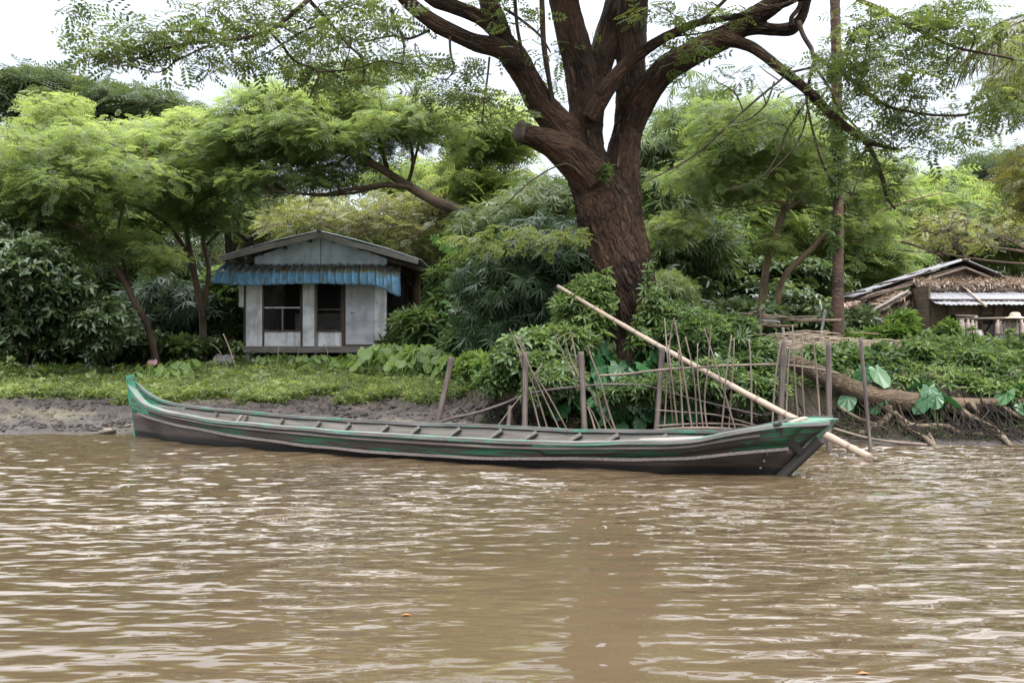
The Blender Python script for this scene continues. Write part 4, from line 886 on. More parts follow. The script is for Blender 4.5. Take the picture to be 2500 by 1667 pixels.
# teal net
a_ = W(2268, 802, 19); rows = []
for v in np.linspace(0, 1, 14): rows.append([a_+np.array([-(.04+.30*v**1.6)*u+.05*v*(1-u)*0+.06*v, .1*math.sin(u*9+v*4)*v, -.42*v]) for u in np.linspace(0, 1, 14)])
mb = MB(); mb.grid(np.array(rows)); tag(mb.build('fishing_net', flat('teal_net', (.0, .42, .30), .7), None, a_, solid=.006), 'bright teal net draped over a stick in front of the hut corner', 'net')
mb = MB(); mb.tube([W(2180, 826, 18.6), W(2262, 816, 18.9)], .022, 6); mb.tube([W(2214, 845, 18.7), W(2214, 820, 18.7)], .02, 6); thing_mb('low_rail', mb, M['darkwood'], 'short dark rail running to the teal net through the shrub', 'rail', W(2214, 845, 18.7))

# ---------------------------------------------------------------- wood rack on forked posts
wb = W(1900, 860, 17.2); wr = empty('log_rack', wb, 'rack of rough horizontal logs on forked posts behind the stake fence', 'rack')
def V3(x, y, d): return W(1600+x/4.704, 740+y/4.704, d)
for pts, r_, mt in (([(1230, 145), (1450, 160), (1650, 205), (1900, 195), (2140, 200)], .045, 'bark_pale'), ([(870, 235), (1150, 250), (1400, 265), (1640, 262)], .045, 'root'), ([(800, 205), (950, 165), (1170, 95)], .035, 'root'),
                    ([(870, 105), (1050, 125), (1250, 145)], .022, 'stake'), ([(1050, 225), (1300, 205), (1430, 220)], .03, 'greywood'), ([(1240, 165), (1500, 160), (1890, 150)], .02, 'stake'), ([(990, 190), (1300, 190), (1640, 190), (1850, 170)], .03, 'stake'), ([(700, 195), (850, 210), (1100, 180)], .03, 'root')):
    mb = MB(); mb.tube([V3(x, y, 17.0+RNG.uniform(-.15, .25)) for x, y in pts], r_*.62, 9, res=5, wob=.12); mb.build('log', M[mt], wr, wb)
for pts, r_ in (([(1210, 520), (1205, 250), (1200, 60)], .05), ([(1480, 480), (1478, 380), (1460, 280)], .04), ([(1870, 560), (1910, 300), (1955, 75)], .04), ([(760, 300), (768, 130)], .022)):
    mb = MB(); mb.tube([V3(x, y, 16.95) for x, y in pts], r_*.65, 9, res=4, wob=.1); mb.build('post', M['darkwood'] if r_ == .05 else M['greywood'], wr, wb)
# heap of cut dry brush
mb = MB(); r = np.random.default_rng(21)
for i in range(900):
    u = r.random(); px = 1845+u*330+r.normal(0, 25); d = r.uniform(15.7, 17.5); x = (px-1250)/F*d; z = float(ground_z(x, d))+abs(r.normal(0, .12))*(1.3-u*.5)+.02
    a = r.normal(0, .35); L = r.uniform(.25, .8); q = np.array([math.cos(a)*L, math.sin(a)*L, r.normal(0, .06)]); p = np.array([x, d, z]); mb.tube([p-q/2, p+[0, 0, r.uniform(0, .05)], p+q/2], r.uniform(.004, .011), 4, cap=False)
tag(mb.build('brush_heap', mat_wood('dry_brush', (.17, .125, .085), (.32, .25, .18), (.46, .37, .28), s=.6)), 'low heap of cut dry brush and straw below the log rack', 'brush', kind='stuff')
# flotsam at the left shore
mb = MB(); P = [onground(229, 1062, .02), onground(250, 1058, .02), onground(283, 1054, .02)]; mb.tube(P, [.012, .022, .026], 8, wob=.2); thing_mb('driftwood', mb, M['bark_dark'], 'small black piece of driftwood at the waterline left of the boat', 'driftwood', P[1])
mb = MB(); c_ = onground(264, 1049, .0); rows = []
for i in range(9):
    v = i/8*math.pi; rows.append([(c_[0]+.055*math.sin(v)*math.cos(t_)*1.6, c_[1]+.05*math.sin(v)*math.sin(t_), c_[2]-.01+.035*math.cos(v)*(1+.2*math.sin(t_*3))) for t_ in np.linspace(0, 6.2832, 17)])
mb.grid(np.array(rows)); thing_mb('mud_clod', mb, flat('pale_clod', (.18, .14, .10), .9), 'rounded pale clod of dry mud above the black driftwood', 'clod', c_)
mb = MB(); P = [W(558, 986, 16.9), W(580, 981, 17), W(610, 983, 17.1)]; mb.tube(P, .008, 5, res=4); thing_mb('thin_twig', mb, M['stake'], 'thin arched twig lying on mud at the grass edge above the boat stern', 'twig', P[1])
for px, py, lab, c in ((991, 1503, 'orange fallen leaf floating on the water near the middle', (.55, .17, .05)), (2108, 1646, 'reddish fallen leaf floating at the lower right', (.45, .16, .09))):
    p = G(px, py, .0); p[2] = .004; mb = MB(); mb.add([p+[-.022, 0, 0], p+[0, -.014, .006], p+[.026, .004, 0], p+[0, .015, .004]], [(0, 1, 2, 3)]); tag(mb.build('floating_leaf', flat('fallen_leaf', tuple(x*.6 for x in c)), None, p), lab, 'leaf')
# ---------------------------------------------------------------- foliage
TF = [tmpl_feather(5, 3), tmpl_feather(6, 3, .35), tmpl_feather(4, 3, .15)]
TP = [tmpl_pinnate(5), tmpl_pinnate(6)]
TB = [tmpl_bamboo(6) for _ in range(4)]
TW = [tmpl_broad(5, .42) for _ in range(4)]
TN = [tmpl_broad(6, .22) for _ in range(3)]
TG = [tmpl_blade(6) for _ in range(3)]
L_ = {}
L_['feather'] = mat_leaf('feather_leaf', (.07, .11, .042), (.115, .165, .062), (.205, .25, .10), trans=.56, spec=.3)
L_['feather2'] = mat_leaf('feather_leaf_mid', (.06, .095, .036), (.12, .17, .06), (.22, .26, .09), trans=.58)
L_['rain'] = mat_leaf('rain_leaf', (.04, .06, .025), (.085, .12, .04), (.16, .19, .06), trans=.5, spec=.25)
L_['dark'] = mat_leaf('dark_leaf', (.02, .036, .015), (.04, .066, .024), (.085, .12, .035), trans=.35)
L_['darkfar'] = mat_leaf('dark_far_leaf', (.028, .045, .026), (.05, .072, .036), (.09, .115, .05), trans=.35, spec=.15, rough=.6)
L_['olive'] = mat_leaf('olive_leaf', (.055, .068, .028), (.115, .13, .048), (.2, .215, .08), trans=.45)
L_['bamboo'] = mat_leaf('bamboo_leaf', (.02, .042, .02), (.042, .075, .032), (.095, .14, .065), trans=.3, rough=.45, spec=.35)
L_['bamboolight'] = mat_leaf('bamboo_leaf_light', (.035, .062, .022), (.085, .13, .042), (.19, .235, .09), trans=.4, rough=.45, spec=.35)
L_['broad'] = mat_leaf('broad_leaf', (.025, .045, .02), (.052, .085, .034), (.12, .16, .075), trans=.3, rough=.33, spec=.6)
L_['shrub'] = mat_leaf('shrub_leaf', (.03, .06, .022), (.07, .12, .04), (.16, .22, .08), trans=.4, rough=.4, spec=.45)
L_['bright'] = mat_leaf('bright_leaf', (.045, .09, .02), (.09, .16, .035), (.17, .24, .05), trans=.4, rough=.4)
L_['weed'] = mat_leaf('weed_leaf', (.055, .085, .028), (.14, .19, .055), (.33, .375, .14), trans=.42, rough=.4, spec=.5)
L_['yellow'] = mat_leaf('yellowing_leaf', (.05, .065, .02), (.10, .115, .03), (.19, .16, .04), trans=.4)
def rndz(n): v = RNG.normal(size=(n, 3)); return v/np.linalg.norm(v, axis=1)[:, None]
class Tree:
    def __init__(s, name, label, cat, base, group=None, bark='bark_thin'):
        s.base = np.array(base, float); s.root = empty(name, s.base, label, cat, group); s.mb = MB(); s.nodes = []; s.lv = Leaves(); s.bark = bark; s.has = False
    def limb(s, pts, d, d2=None, seg=8, res=5, wob=.06, k=1.0):
        n = len(pts); d2 = d if d2 is None else d2; P = []; R = []
        for i, q in enumerate(pts):
            dd = q[3] if len(q) > 3 else d+(d2-d)*i/(n-1); P.append(W(q[0], q[1], dd)); R.append(max(q[2]*dd/F*k, .004))
        s.mb.tube(P, R, seg, res=res, wob=wob); P2, R2_ = smooth_path(np.array(P), np.array(R), 4); s.nodes += list(zip(P2, R2_)); return s
    def connect(s, c, r0=.012, seg=5):
        if not s.nodes: return c-np.array([0, 0, .3])
        A = np.array([q[0] for q in s.nodes]); dd = np.linalg.norm(A-c, axis=1)+1.1*np.clip(A[:, 2]-c[2], 0, 9)+.15*np.clip(c[2]-A[:, 2], 0, 9); i = int(np.argmin(dd)); a, ra = s.nodes[i]
        if len(s.nodes) > 400: s.nodes = s.nodes[-400:] if False else s.nodes
        L = np.linalg.norm(c-a)
        if L > .15:
            m_ = a+(c-a)*.5+np.array([RNG.normal(0, .07*L), RNG.normal(0, .07*L), .10*L]); rr = min(ra*.6, r0*(1+.25*L))
            s.mb.tube([a, m_, c], [rr*1.3, rr, rr*.6], seg, res=3, cap=False); s.nodes += [(m_, rr), (c, rr*.6)]
        return a
    def pad(s, c, r, n, tms, size, flat=.4, up=.35, vv=(.5, .22), droop=.25, twigs=4, con=True, r0=.012):
        c = np.asarray(c, float)
        if con: s.connect(c, r0)
        for _ in range(twigs):
            d = rndz(1)[0]*np.array([1, 1, flat*.8]); e = c+d*r*.85; rr = r0*.4; s.mb.tube([c, c+(e-c)*.5+[0, 0, .06*r], e], [rr, rr*.8, rr*.4], 4, cap=False)
        n = int(n*1.25) if size < .32 and tms is TF else n
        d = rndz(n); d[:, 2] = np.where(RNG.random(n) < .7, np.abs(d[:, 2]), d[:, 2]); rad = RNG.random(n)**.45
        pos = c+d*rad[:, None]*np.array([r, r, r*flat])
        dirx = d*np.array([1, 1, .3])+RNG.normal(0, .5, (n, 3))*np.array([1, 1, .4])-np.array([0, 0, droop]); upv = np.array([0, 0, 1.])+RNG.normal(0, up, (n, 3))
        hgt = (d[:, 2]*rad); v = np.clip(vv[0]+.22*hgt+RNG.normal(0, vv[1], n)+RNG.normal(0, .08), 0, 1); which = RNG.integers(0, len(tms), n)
        for k in range(len(tms)):
            q = which == k; s.lv.add(tms[k], pos[q], dirx[q], upv[q], size*RNG.uniform(.7, 1.25, q.sum()), v[q])
        s.has = True
    def crown(s, cx, cy, d, rx, ry, rd, k, pr, n, tms, size, hollow=0, **kw):
        fl = kw.get('flat', .4); rx = max(rx-pr*F/d*.4, rx*.35); ry = max(ry-pr*fl*F/d*.5, ry*.35)
        if tms is TF and size < .32: k = int(k*1.35); n = n*.66; size = size*.76; kw.setdefault('flat', .6)
        for _ in range(k):
            while True:
                u = RNG.uniform(-1, 1, 3); q = np.linalg.norm(u)
                if hollow <= q <= 1: break
            dd = d+u[2]*rd; c = W(cx+u[0]*rx, cy+u[1]*ry, dd); s.pad(c, pr*RNG.uniform(.6, 1.35), int(n*RNG.uniform(.6, 1.3)), tms, size, **kw)
        return s
    def build(s, mat, tn='trunk', ln='crown'):
        if s.mb.n: s.mb.build(tn, M[s.bark], s.root, s.base)
        if s.has: s.lv.build(ln, L_[mat] if isinstance(mat, str) else mat, s.root, s.base)
        return s.root
def gbase(px, d): x = (px-1250)/F*d; return (x, d, float(ground_z(x, d)))
def straight(T, px, py, d, r, top, lean=0, n=5):
    pts = [(px+lean*(i/(n-1))**1.3+random.uniform(-6, 6)*(i > 0), py+(top-py)*i/(n-1), r*(1-.65*i/(n-1))) for i in range(n)]; T.limb(pts, d)

# --- the two feathery trees on the left
T = Tree('feathery_tree', 'slim leaning tree with feathery bright green crown at the left edge, trunk forking low', 'tree', gbase(379, 22), 'feathery trees')
T.limb([(381, 905, 10), (378, 870, 9.5), (360, 798, 8.5), (325, 730, 8), (291, 665, 7.5), (260, 626, 6.5), (220, 585, 5.5), (191, 557, 5), (120, 530, 3.5), (30, 500, 2.5)], 22, 21)
T.limb([(335, 745, 6), (302, 684, 5.5), (268, 610, 5), (240, 550, 4.5), (214, 500, 4), (185, 430, 3), (150, 350, 2.5)], 22, 22.5)
T.limb([(320, 700, 4.5), (300, 640, 4), (290, 560, 3.5), (310, 480, 3), (350, 400, 2)], 22, 21.5)
T.limb([(260, 626, 4), (190, 600, 3), (110, 560, 2.4), (40, 520, 2)], 22, 21)
T.limb([(214, 500, 3), (120, 420, 2.5), (60, 340, 2)], 22, 22.8); T.limb([(20, 620, 4), (60, 560, 4), (100, 470, 3.5), (110, 400, 2.6), (190, 330, 2)], 21, 22)
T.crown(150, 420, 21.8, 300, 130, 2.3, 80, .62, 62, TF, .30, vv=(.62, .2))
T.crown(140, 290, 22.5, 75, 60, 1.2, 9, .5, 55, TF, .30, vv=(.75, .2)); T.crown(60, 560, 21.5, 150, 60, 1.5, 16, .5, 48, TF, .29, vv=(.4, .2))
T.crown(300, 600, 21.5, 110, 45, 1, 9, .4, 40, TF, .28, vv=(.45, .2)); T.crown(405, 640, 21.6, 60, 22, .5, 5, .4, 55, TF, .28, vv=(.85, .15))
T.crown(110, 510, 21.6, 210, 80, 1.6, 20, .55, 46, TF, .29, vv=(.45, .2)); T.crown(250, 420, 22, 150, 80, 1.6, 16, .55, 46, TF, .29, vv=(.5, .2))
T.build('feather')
T = Tree('feathery_tree', 'feathery bright green tree with a dark forked trunk just left of the white house', 'tree', gbase(497, 24), 'feathery trees')
T.limb([(498, 900, 11), (497, 860, 10), (494, 768, 9), (480, 700, 8.5), (471, 653, 8), (460, 600, 7), (455, 560, 6.5), (437, 515, 6), (400, 470, 4), (330, 420, 3), (270, 390, 2)], 24)
T.limb([(494, 765, 7), (506, 700, 6.5), (509, 653, 6), (498, 600, 5.5), (497, 555, 5), (500, 480, 4), (520, 400, 3)], 24, 24.4); T.limb([(475, 655, 5), (430, 575, 4.5), (370, 520, 4), (290, 490, 3), (240, 480, 2)], 24, 23.5)
T.limb([(455, 560, 4), (480, 500, 3.5), (550, 460, 3), (640, 420, 2)], 24, 24); T.limb([(437, 515, 4), (440, 450, 3), (455, 380, 2)], 24)
T.crown(430, 400, 23.8, 235, 100, 2.2, 72, .62, 62, TF, .31, vv=(.62, .2)); T.crown(365, 320, 24, 60, 25, 1, 7, .5, 70, TF, .31, vv=(.82, .15)); T.crown(455, 300, 24, 45, 22, 1, 6, .5, 70, TF, .31, vv=(.82, .15))
T.crown(500, 540, 23.6, 90, 40, 1, 9, .45, 40, TF, .29, vv=(.45, .2)); T.crown(440, 490, 23.8, 220, 70, 1.6, 26, .55, 46, TF, .29, vv=(.45, .2)); T.crown(560, 350, 24, 110, 70, 1.4, 16, .55, 46, TF, .29, vv=(.55, .2)); T.build('feather')
# --- big leaning tree behind the house
T = Tree('leaning_tree', 'tree leaning left over the white house roof with long level branches', 'tree', gbase(1330, 21), 'feathery trees')
T.limb([(1340, 880, 26), (1320, 760, 22), (1290, 660, 19), (1230, 575, 17), (1155, 530, 15), (1060, 490, 13), (990, 450, 11), (920, 405, 9.5), (870, 378, 7.5), (820, 340, 5)], 21, 22.5, wob=.05)
T.limb([(1060, 488, 7), (1010, 462, 6.5), (950, 452, 6), (860, 462, 5), (790, 475, 4), (700, 470, 3), (640, 460, 2)], 22, 21.5); T.limb([(940, 452, 4), (870, 470, 3.5), (780, 478, 3), (690, 462, 2.5)], 22, 22.5)
T.limb([(875, 380, 6), (800, 368, 5.5), (700, 366, 4.5), (620, 345, 3), (560, 330, 2)], 22.5); T.limb([(905, 400, 6), (880, 340, 5), (845, 300, 4), (800, 250, 3)], 22.5); T.limb([(950, 430, 5.5), (925, 340, 5), (900, 260, 3), (870, 200, 2)], 22.5, 23)
T.limb([(995, 450, 5), (1008, 400, 4.5), (1000, 340, 4), (980, 290, 3)], 22.4); T.limb([(1010, 400, 3.5), (1030, 330, 3), (1060, 280, 2)], 22.4, 23)
T.limb([(860, 372, 4), (820, 400, 3), (770, 410, 2.5), (720, 420, 2)], 22.4)
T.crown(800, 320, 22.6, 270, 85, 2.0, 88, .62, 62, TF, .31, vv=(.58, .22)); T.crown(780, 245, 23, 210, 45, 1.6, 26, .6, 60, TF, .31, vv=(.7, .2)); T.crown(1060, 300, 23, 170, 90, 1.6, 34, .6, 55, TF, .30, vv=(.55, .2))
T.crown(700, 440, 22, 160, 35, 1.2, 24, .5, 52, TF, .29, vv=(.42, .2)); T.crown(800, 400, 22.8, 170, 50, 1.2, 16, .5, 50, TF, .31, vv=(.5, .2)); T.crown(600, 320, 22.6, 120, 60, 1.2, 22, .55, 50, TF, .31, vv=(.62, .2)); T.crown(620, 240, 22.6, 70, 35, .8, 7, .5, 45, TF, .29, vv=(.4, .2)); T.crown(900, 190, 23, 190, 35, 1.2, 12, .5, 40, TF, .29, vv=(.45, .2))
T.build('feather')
# --- trees behind
def bgtree(label, px, d, top, crowns, mat, r=16, lean=0, tms=None, size=.5, bark='bark_dark', name='forest_tree', limbs=(), **kw):
    T = Tree(name, label, 'tree', gbase(px, d), 'trees of the forest edge', bark); straight(T, px, YH-(gbase(px, d)[2]-CH)*F/d+6, d, r, top, lean)
    for l in limbs: T.limb(l, d)
    for (cx, cy, rx, ry, rd, k, pr, n) in crowns: T.crown(cx, cy, d, rx, ry, rd, k, pr, n*.72, tms or TF, size, **kw)
    return T.build(mat)
bgtree('tall dark domed tree rising above the left feathery trees against the sky', 200, 42, 300, [(240, 265, 235, 58, 4, 75, 1.35, 75), (90, 215, 120, 40, 3, 26, 1.2, 75), (400, 300, 100, 28, 3, 22, 1.0, 60), (140, 350, 170, 60, 4, 20, 1.2, 60)], 'darkfar', size=.72, vv=(.4, .2), flat=.5, limbs=[[(200, 420, 12), (280, 340, 8), (370, 300, 5)], [(200, 400, 10), (130, 320, 7), (70, 250, 4)]])
bgtree('dark thin branched tree seen through gaps left of the house roof', 560, 33, 430, [(560, 470, 110, 55, 3, 20, .8, 40), (620, 350, 90, 50, 3, 16, .8, 45)], 'dark', size=.5, vv=(.5, .2), limbs=[[(555, 640, 10), (580, 560, 8), (545, 500, 6), (520, 470, 3)], [(560, 650, 8), (620, 580, 6), (650, 520, 3)], [(500, 600, 4), (540, 560, 4), (600, 480, 3)], [(480, 520, 3), (560, 560, 5), (640, 610, 4)]])
def twiggy(label, px, d, top, boxes, ntw, mat, base_r=10, bark='bark_thin', leafn=14, size=.3, tms=None, limbs=(), trunk=True):
    T = Tree('twiggy_tree', label, 'tree', gbase(px, d), 'trees of the forest edge', bark)
    if trunk: straight(T, px, YH+4, d, base_r, top, 10, 6)
    for l in limbs: T.limb(l, d)
    for i in range(ntw):
        cx, cy, rx, ry = boxes[i % len(boxes)]; u = rndz(1)[0]*RNG.random()**.4; c = W(cx+u[0]*rx, cy+u[1]*ry, d+u[2]*2.2)
        s0_ = T.connect(c, .012, 4)
        for _ in range(5):
            P = [c]; dr_ = rndz(1)[0]
            for q in range(4): dr_ = dr_*.6+rndz(1)[0]*.6; P.append(P[-1]+dr_*RNG.uniform(.12, .3))
            T.mb.tube(P, np.linspace(.009, .004, 5), 4, cap=False)
        T.pad(c, .65, leafn, tms or TP, size, flat=.8, up=.9, twigs=1, con=False, vv=(.5, .25))
    return T.build(mat)
twiggy('grey twiggy half bare tree directly behind the white house roof', 1015, 28, 470, [(850, 540, 210, 60), (980, 600, 110, 110), (1090, 540, 100, 90), (760, 560, 120, 50)], 230, 'olive', 11, 'bark_pale', 15, .3, limbs=[[(1020, 800, 13), (1015, 700, 12), (1030, 620, 10), (1060, 540, 7), (1050, 460, 4)], [(1025, 640, 8), (980, 580, 6), (900, 550, 4), (830, 540, 3)], [(1010, 700, 7), (960, 650, 5), (930, 600, 3)]])
bgtree('yellow green tree with a pale broken trunk between the leaning tree and the big trunk', 1185, 27, 395, [(1190, 330, 120, 85, 2.2, 40, .7, 55), (1240, 480, 90, 90, 2, 26, .7, 50), (1130, 430, 70, 70, 2, 12, .6, 40)], 'feather2', size=.44, vv=(.6, .2), bark='bark_pale', r=14)
bgtree('dense dark tree at the far left behind the broad leaved shrub', 60, 30, 420, [(60, 560, 210, 150, 3, 60, .95, 60), (330, 520, 170, 90, 3, 40, .9, 50)], 'feather2', size=.5, vv=(.3, .2))
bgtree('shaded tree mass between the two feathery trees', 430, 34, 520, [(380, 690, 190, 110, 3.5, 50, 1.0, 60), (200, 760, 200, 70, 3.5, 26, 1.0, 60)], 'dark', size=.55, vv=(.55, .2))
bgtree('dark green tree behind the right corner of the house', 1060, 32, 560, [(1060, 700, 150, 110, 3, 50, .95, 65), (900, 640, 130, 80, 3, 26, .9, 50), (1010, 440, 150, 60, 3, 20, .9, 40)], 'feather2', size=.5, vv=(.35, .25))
bgtree('olive tree filling the forest behind the white house', 760, 36, 480, [(720, 640, 170, 110, 3, 44, 1.1, 65), (680, 520, 150, 60, 3, 18, 1, 40)], 'olive', size=.58, vv=(.25, .2))
bgtree('tall leafy tree behind the slender trunks right of the big tree', 1700, 30, 330, [(1680, 360, 130, 90, 3, 50, .85, 60), (1850, 400, 190, 110, 3, 64, .85, 56), (1640, 520, 120, 110, 3, 44, .85, 60), (1850, 540, 210, 90, 3, 50, .85, 60), (2060, 480, 120, 80, 3, 26, .85, 50)], 'feather2', size=.46, vv=(.5, .22))
bgtree('dark shaded tree behind the log rack', 1760, 27, 560, [(1720, 640, 170, 110, 2.5, 60, .8, 150), (1900, 690, 150, 90, 2.5, 46, .8, 150)], 'dark', size=.22, vv=(.55, .25), tms=TW)
bgtree('dark leafy tree right behind the big trunk', 1560, 24, 600, [(1620, 700, 110, 100, 1.6, 34, .7, 120), (1800, 740, 190, 50, 1.6, 36, .6, 120)], 'broad', size=.2, vv=(.4, .3), tms=TW)
bgtree('bright yellow green tree left of the thatched hut roof', 2140, 31, 560, [(2130, 640, 110, 70, 2.5, 40, .8, 65), (2080, 760, 80, 50, 2, 18, .7, 60), (2020, 570, 70, 50, 2, 14, .7, 45)], 'feather', size=.44, vv=(.45, .25))
bgtree('mid green tree rising behind the thatched hut', 2330, 38, 430, [(2290, 520, 150, 110, 3.5, 56, 1.1, 65), (2180, 590, 100, 80, 3, 26, 1, 60), (2420, 600, 130, 60, 3, 30, 1.1, 60)], 'feather2', size=.6, vv=(.42, .22))
bgtree('dark trees mass far behind the hut at the right edge', 2480, 46, 360, [(2440, 440, 120, 70, 4, 30, 1.3, 70), (2560, 500, 120, 150, 4, 34, 1.4, 70), (2250, 560, 90, 80, 4, 16, 1.2, 60)], 'darkfar', size=.75, vv=(.35, .2))
twiggy('bare branched tree spreading over the hut roof', 2560, 27, 600, [(2380, 590, 160, 35), (2290, 560, 100, 40), (2480, 560, 100, 60)], 60, 'olive', 9, 'bark_thin', 6, .3, limbs=[[(2620, 660, 5), (2520, 620, 4), (2400, 600, 3), (2280, 570, 2), (2180, 540, 1)], [(2560, 640, 4), (2450, 580, 3), (2360, 540, 2), (2290, 500, 1.2)], [(2600, 650, 3.5), (2440, 640, 3), (2300, 620, 2), (2190, 610, 1.2)], [(2300, 625, 3), (2200, 590, 3), (2100, 590, 2), (2040, 585, 1.5)]])
T = Tree('roadside_tree', 'near tree with green and rusty yellow leaves hanging in at the right edge', 'tree', gbase(2720, 17), 'trees of the forest edge'); straight(T, 2720, 850, 17, 22, 200)
T.limb([(2700, 500, 9), (2600, 350, 7), (2500, 280, 4), (2440, 250, 2)], 17); T.limb([(2710, 620, 8), (2620, 520, 6), (2520, 470, 4)], 17)
T.crown(2500, 200, 17, 80, 110, 1.2, 14, .42, 40, TF, .30, vv=(.35, .2)); T.crown(2510, 470, 17.5, 65, 110, 1.2, 14, .4, 40, TF, .30, vv=(.5, .3)); T.build('yellow')
for i, (px, d, cy, mat, lab) in enumerate([(-260, 40, 480, 'feather2', 'tall tree outside the far left of the view behind the shrub'), (700, 52, 500, 'darkfar', 'distant tree far behind the white house roof'), (1150, 50, 470, 'darkfar', 'distant tree far behind the banana plants'), (1500, 48, 520, 'darkfar', 'distant tree hidden behind the big trunk'), (1900, 50, 520, 'darkfar', 'distant tree far behind the slender trunks'), (300, 50, 520, 'darkfar', 'distant tree far behind the left feathery trees'), (2800, 36, 430, 'feather2', 'tall tree beyond the right edge behind the hut'), (-650, 34, 450, 'olive', 'tall olive tree well beyond the left edge')]):
    bgtree(lab, px, d, cy+60, [(px, cy+120, 230 if d > 45 else 190, 150, 5, 50, 1.7, 75)], mat, size=.9, vv=(.4, .2), r=14, flat=.6)
# --- slender pair right of the big trunk
T = Tree('slender_tree', 'slender tree with two smooth pale trunks and feathery crown left of the palm trunk', 'tree', gbase(1860, 20), 'feathery trees', 'bark_pale')
T.limb([(1855, 800, 11), (1857, 765, 10), (1870, 660, 9.5), (1880, 610, 9), (1890, 585, 8.5), (1912, 520, 8), (1925, 490, 6), (1985, 390, 4.5), (2025, 350, 3.5), (2080, 300, 2)], 20, 20.5)
T.limb([(1918, 512, 5.5), (1955, 490, 5), (1990, 470, 3.5), (2060, 488, 2.5)], 20); T.limb([(1922, 510, 5), (1930, 440, 4.5), (1926, 390, 3.5), (1890, 350, 2)], 20, 21); T.limb([(1955, 490, 4), (2000, 440, 3.5), (2060, 400, 2)], 20, 19.5)
T.limb([(1890, 830, 9), (1893, 775, 8.5), (1905, 700, 8), (1930, 655, 8), (1975, 615, 7.5), (2010, 575, 6.5), (2040, 555, 5), (2110, 540, 4), (2190, 500, 3), (2300, 470, 1.5)], 20.4, 19.5)
T.limb([(1925, 500, 3), (1880, 490, 2.5), (1800, 505, 2), (1720, 495, 1.5)], 20)
T.crown(1860, 320, 20.5, 210, 80, 1.8, 60, .52, 50, TF, .28, vv=(.5, .22)); T.crown(1780, 430, 20.3, 170, 70, 1.5, 36, .5, 48, TF, .27, vv=(.55, .25)); T.crown(2060, 420, 20.3, 190, 100, 1.6, 46, .5, 44, TF, .27, vv=(.5, .22))
T.crown(2130, 560, 19.8, 130, 40, 1, 14, .42, 42, TF, .26, vv=(.6, .2)); T.crown(1650, 560, 20, 60, 30, .6, 6, .42, 60, TF, .26, vv=(.85, .12)); T.crown(1885, 600, 19.8, 30, 25, .4, 4, .3, 40, TF, .3, vv=(.85, .12)); T.build('feather')
# --- shrubs and understory
def shrub(name, label, px, d, blobs, mat, tms, size, cat='shrub', stems=14, bark='bark_thin', group=None, up=.7, vv=(.45, .25), droop=.3, base=None):
    T = Tree(name, label, cat, base if base is not None else gbase(px, d), group, bark); b0 = T.base
    T.nodes = [(b0+np.array([RNG.normal(0, .15), RNG.normal(0, .1), .05]), .03) for _ in range(4)]
    for (cx, cy, dd, rx, ry, rd, k, pr, n) in blobs:
        T.crown(cx, cy, dd, rx, ry, rd, k, pr, n, tms, size, flat=.8, up=up, twigs=2, vv=vv, droop=droop, r0=.008)
    return T.build(mat, 'stems', 'foliage')
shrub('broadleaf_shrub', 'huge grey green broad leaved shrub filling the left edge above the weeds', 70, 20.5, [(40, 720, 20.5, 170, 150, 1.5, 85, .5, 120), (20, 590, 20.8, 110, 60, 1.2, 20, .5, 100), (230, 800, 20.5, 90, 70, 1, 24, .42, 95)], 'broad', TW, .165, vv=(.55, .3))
shrub('bamboo_thicket', 'dark shaded bamboo thicket between the two left trees', 430, 27, [(420, 760, 27, 130, 90, 1.5, 50, .7, 60), (300, 820, 26, 120, 50, 1.2, 22, .6, 50)], 'bamboo', TB, .42, vv=(.3, .2), droop=.8, cat='bamboo')
shrub('leafy_shrub', 'sunlit leafy shrub between the forked trunk and the white house', 560, 26.5, [(560, 760, 26.5, 50, 100, 1, 30, .45, 55), (540, 700, 26.8, 40, 50, .8, 10, .4, 50)], 'shrub', TN, .26, vv=(.75, .2))
shrub('leafy_shrub', 'loose leafy shrub right of the house below the banana leaves', 1030, 24, [(1030, 800, 24, 60, 60, 1, 26, .4, 50), (1090, 740, 24.5, 40, 80, 1, 18, .4, 45)], 'shrub', TN, .26, vv=(.65, .25))
shrub('bamboo_clump', 'big dark bamboo clump with drooping narrow leaves left of the large trunk', 1290, 19, [(1270, 700, 19, 135, 110, 1.0, 95, .48, 62), (1330, 620, 18.8, 130, 90, 1.0, 60, .48, 58), (1400, 740, 18.6, 70, 80, .7, 28, .42, 55), (1230, 800, 18.8, 90, 45, .6, 22, .4, 50)], 'bamboo', TB, .30, vv=(.42, .25), droop=1.0, cat='bamboo')
shrub('bamboo_clump', 'pale tipped bamboo sprays arching over the top of the dark clump', 1250, 20.5, [(1230, 560, 20, 120, 60, 1, 30, .45, 45), (1330, 500, 20, 100, 70, 1, 24, .45, 42)], 'bamboolight', TB, .30, vv=(.6, .25), droop=.8, cat='bamboo')
shrub('bamboo_clump', 'tall bamboo clump right of the large trunk reaching up to the sky', 1640, 24, [(1640, 480, 24, 90, 110, 1.5, 46, .5, 46), (1700, 260, 24, 120, 90, 1.5, 18, .45, 24), (1600, 400, 24, 60, 100, 1, 20, .45, 40), (1700, 590, 23.5, 120, 60, 1.2, 40, .5, 50)], 'bamboolight', TB, .36, vv=(.45, .25), droop=.7, cat='bamboo')
shrub('fine_bamboo', 'pale fine leaved bamboo arching low right of the large trunk base', 1610, 17.4, [(1620, 720, 17.3, 60, 65, .5, 30, .30, 90)], 'bamboolight', TB, .13, vv=(.7, .2), droop=.5, cat='bamboo')
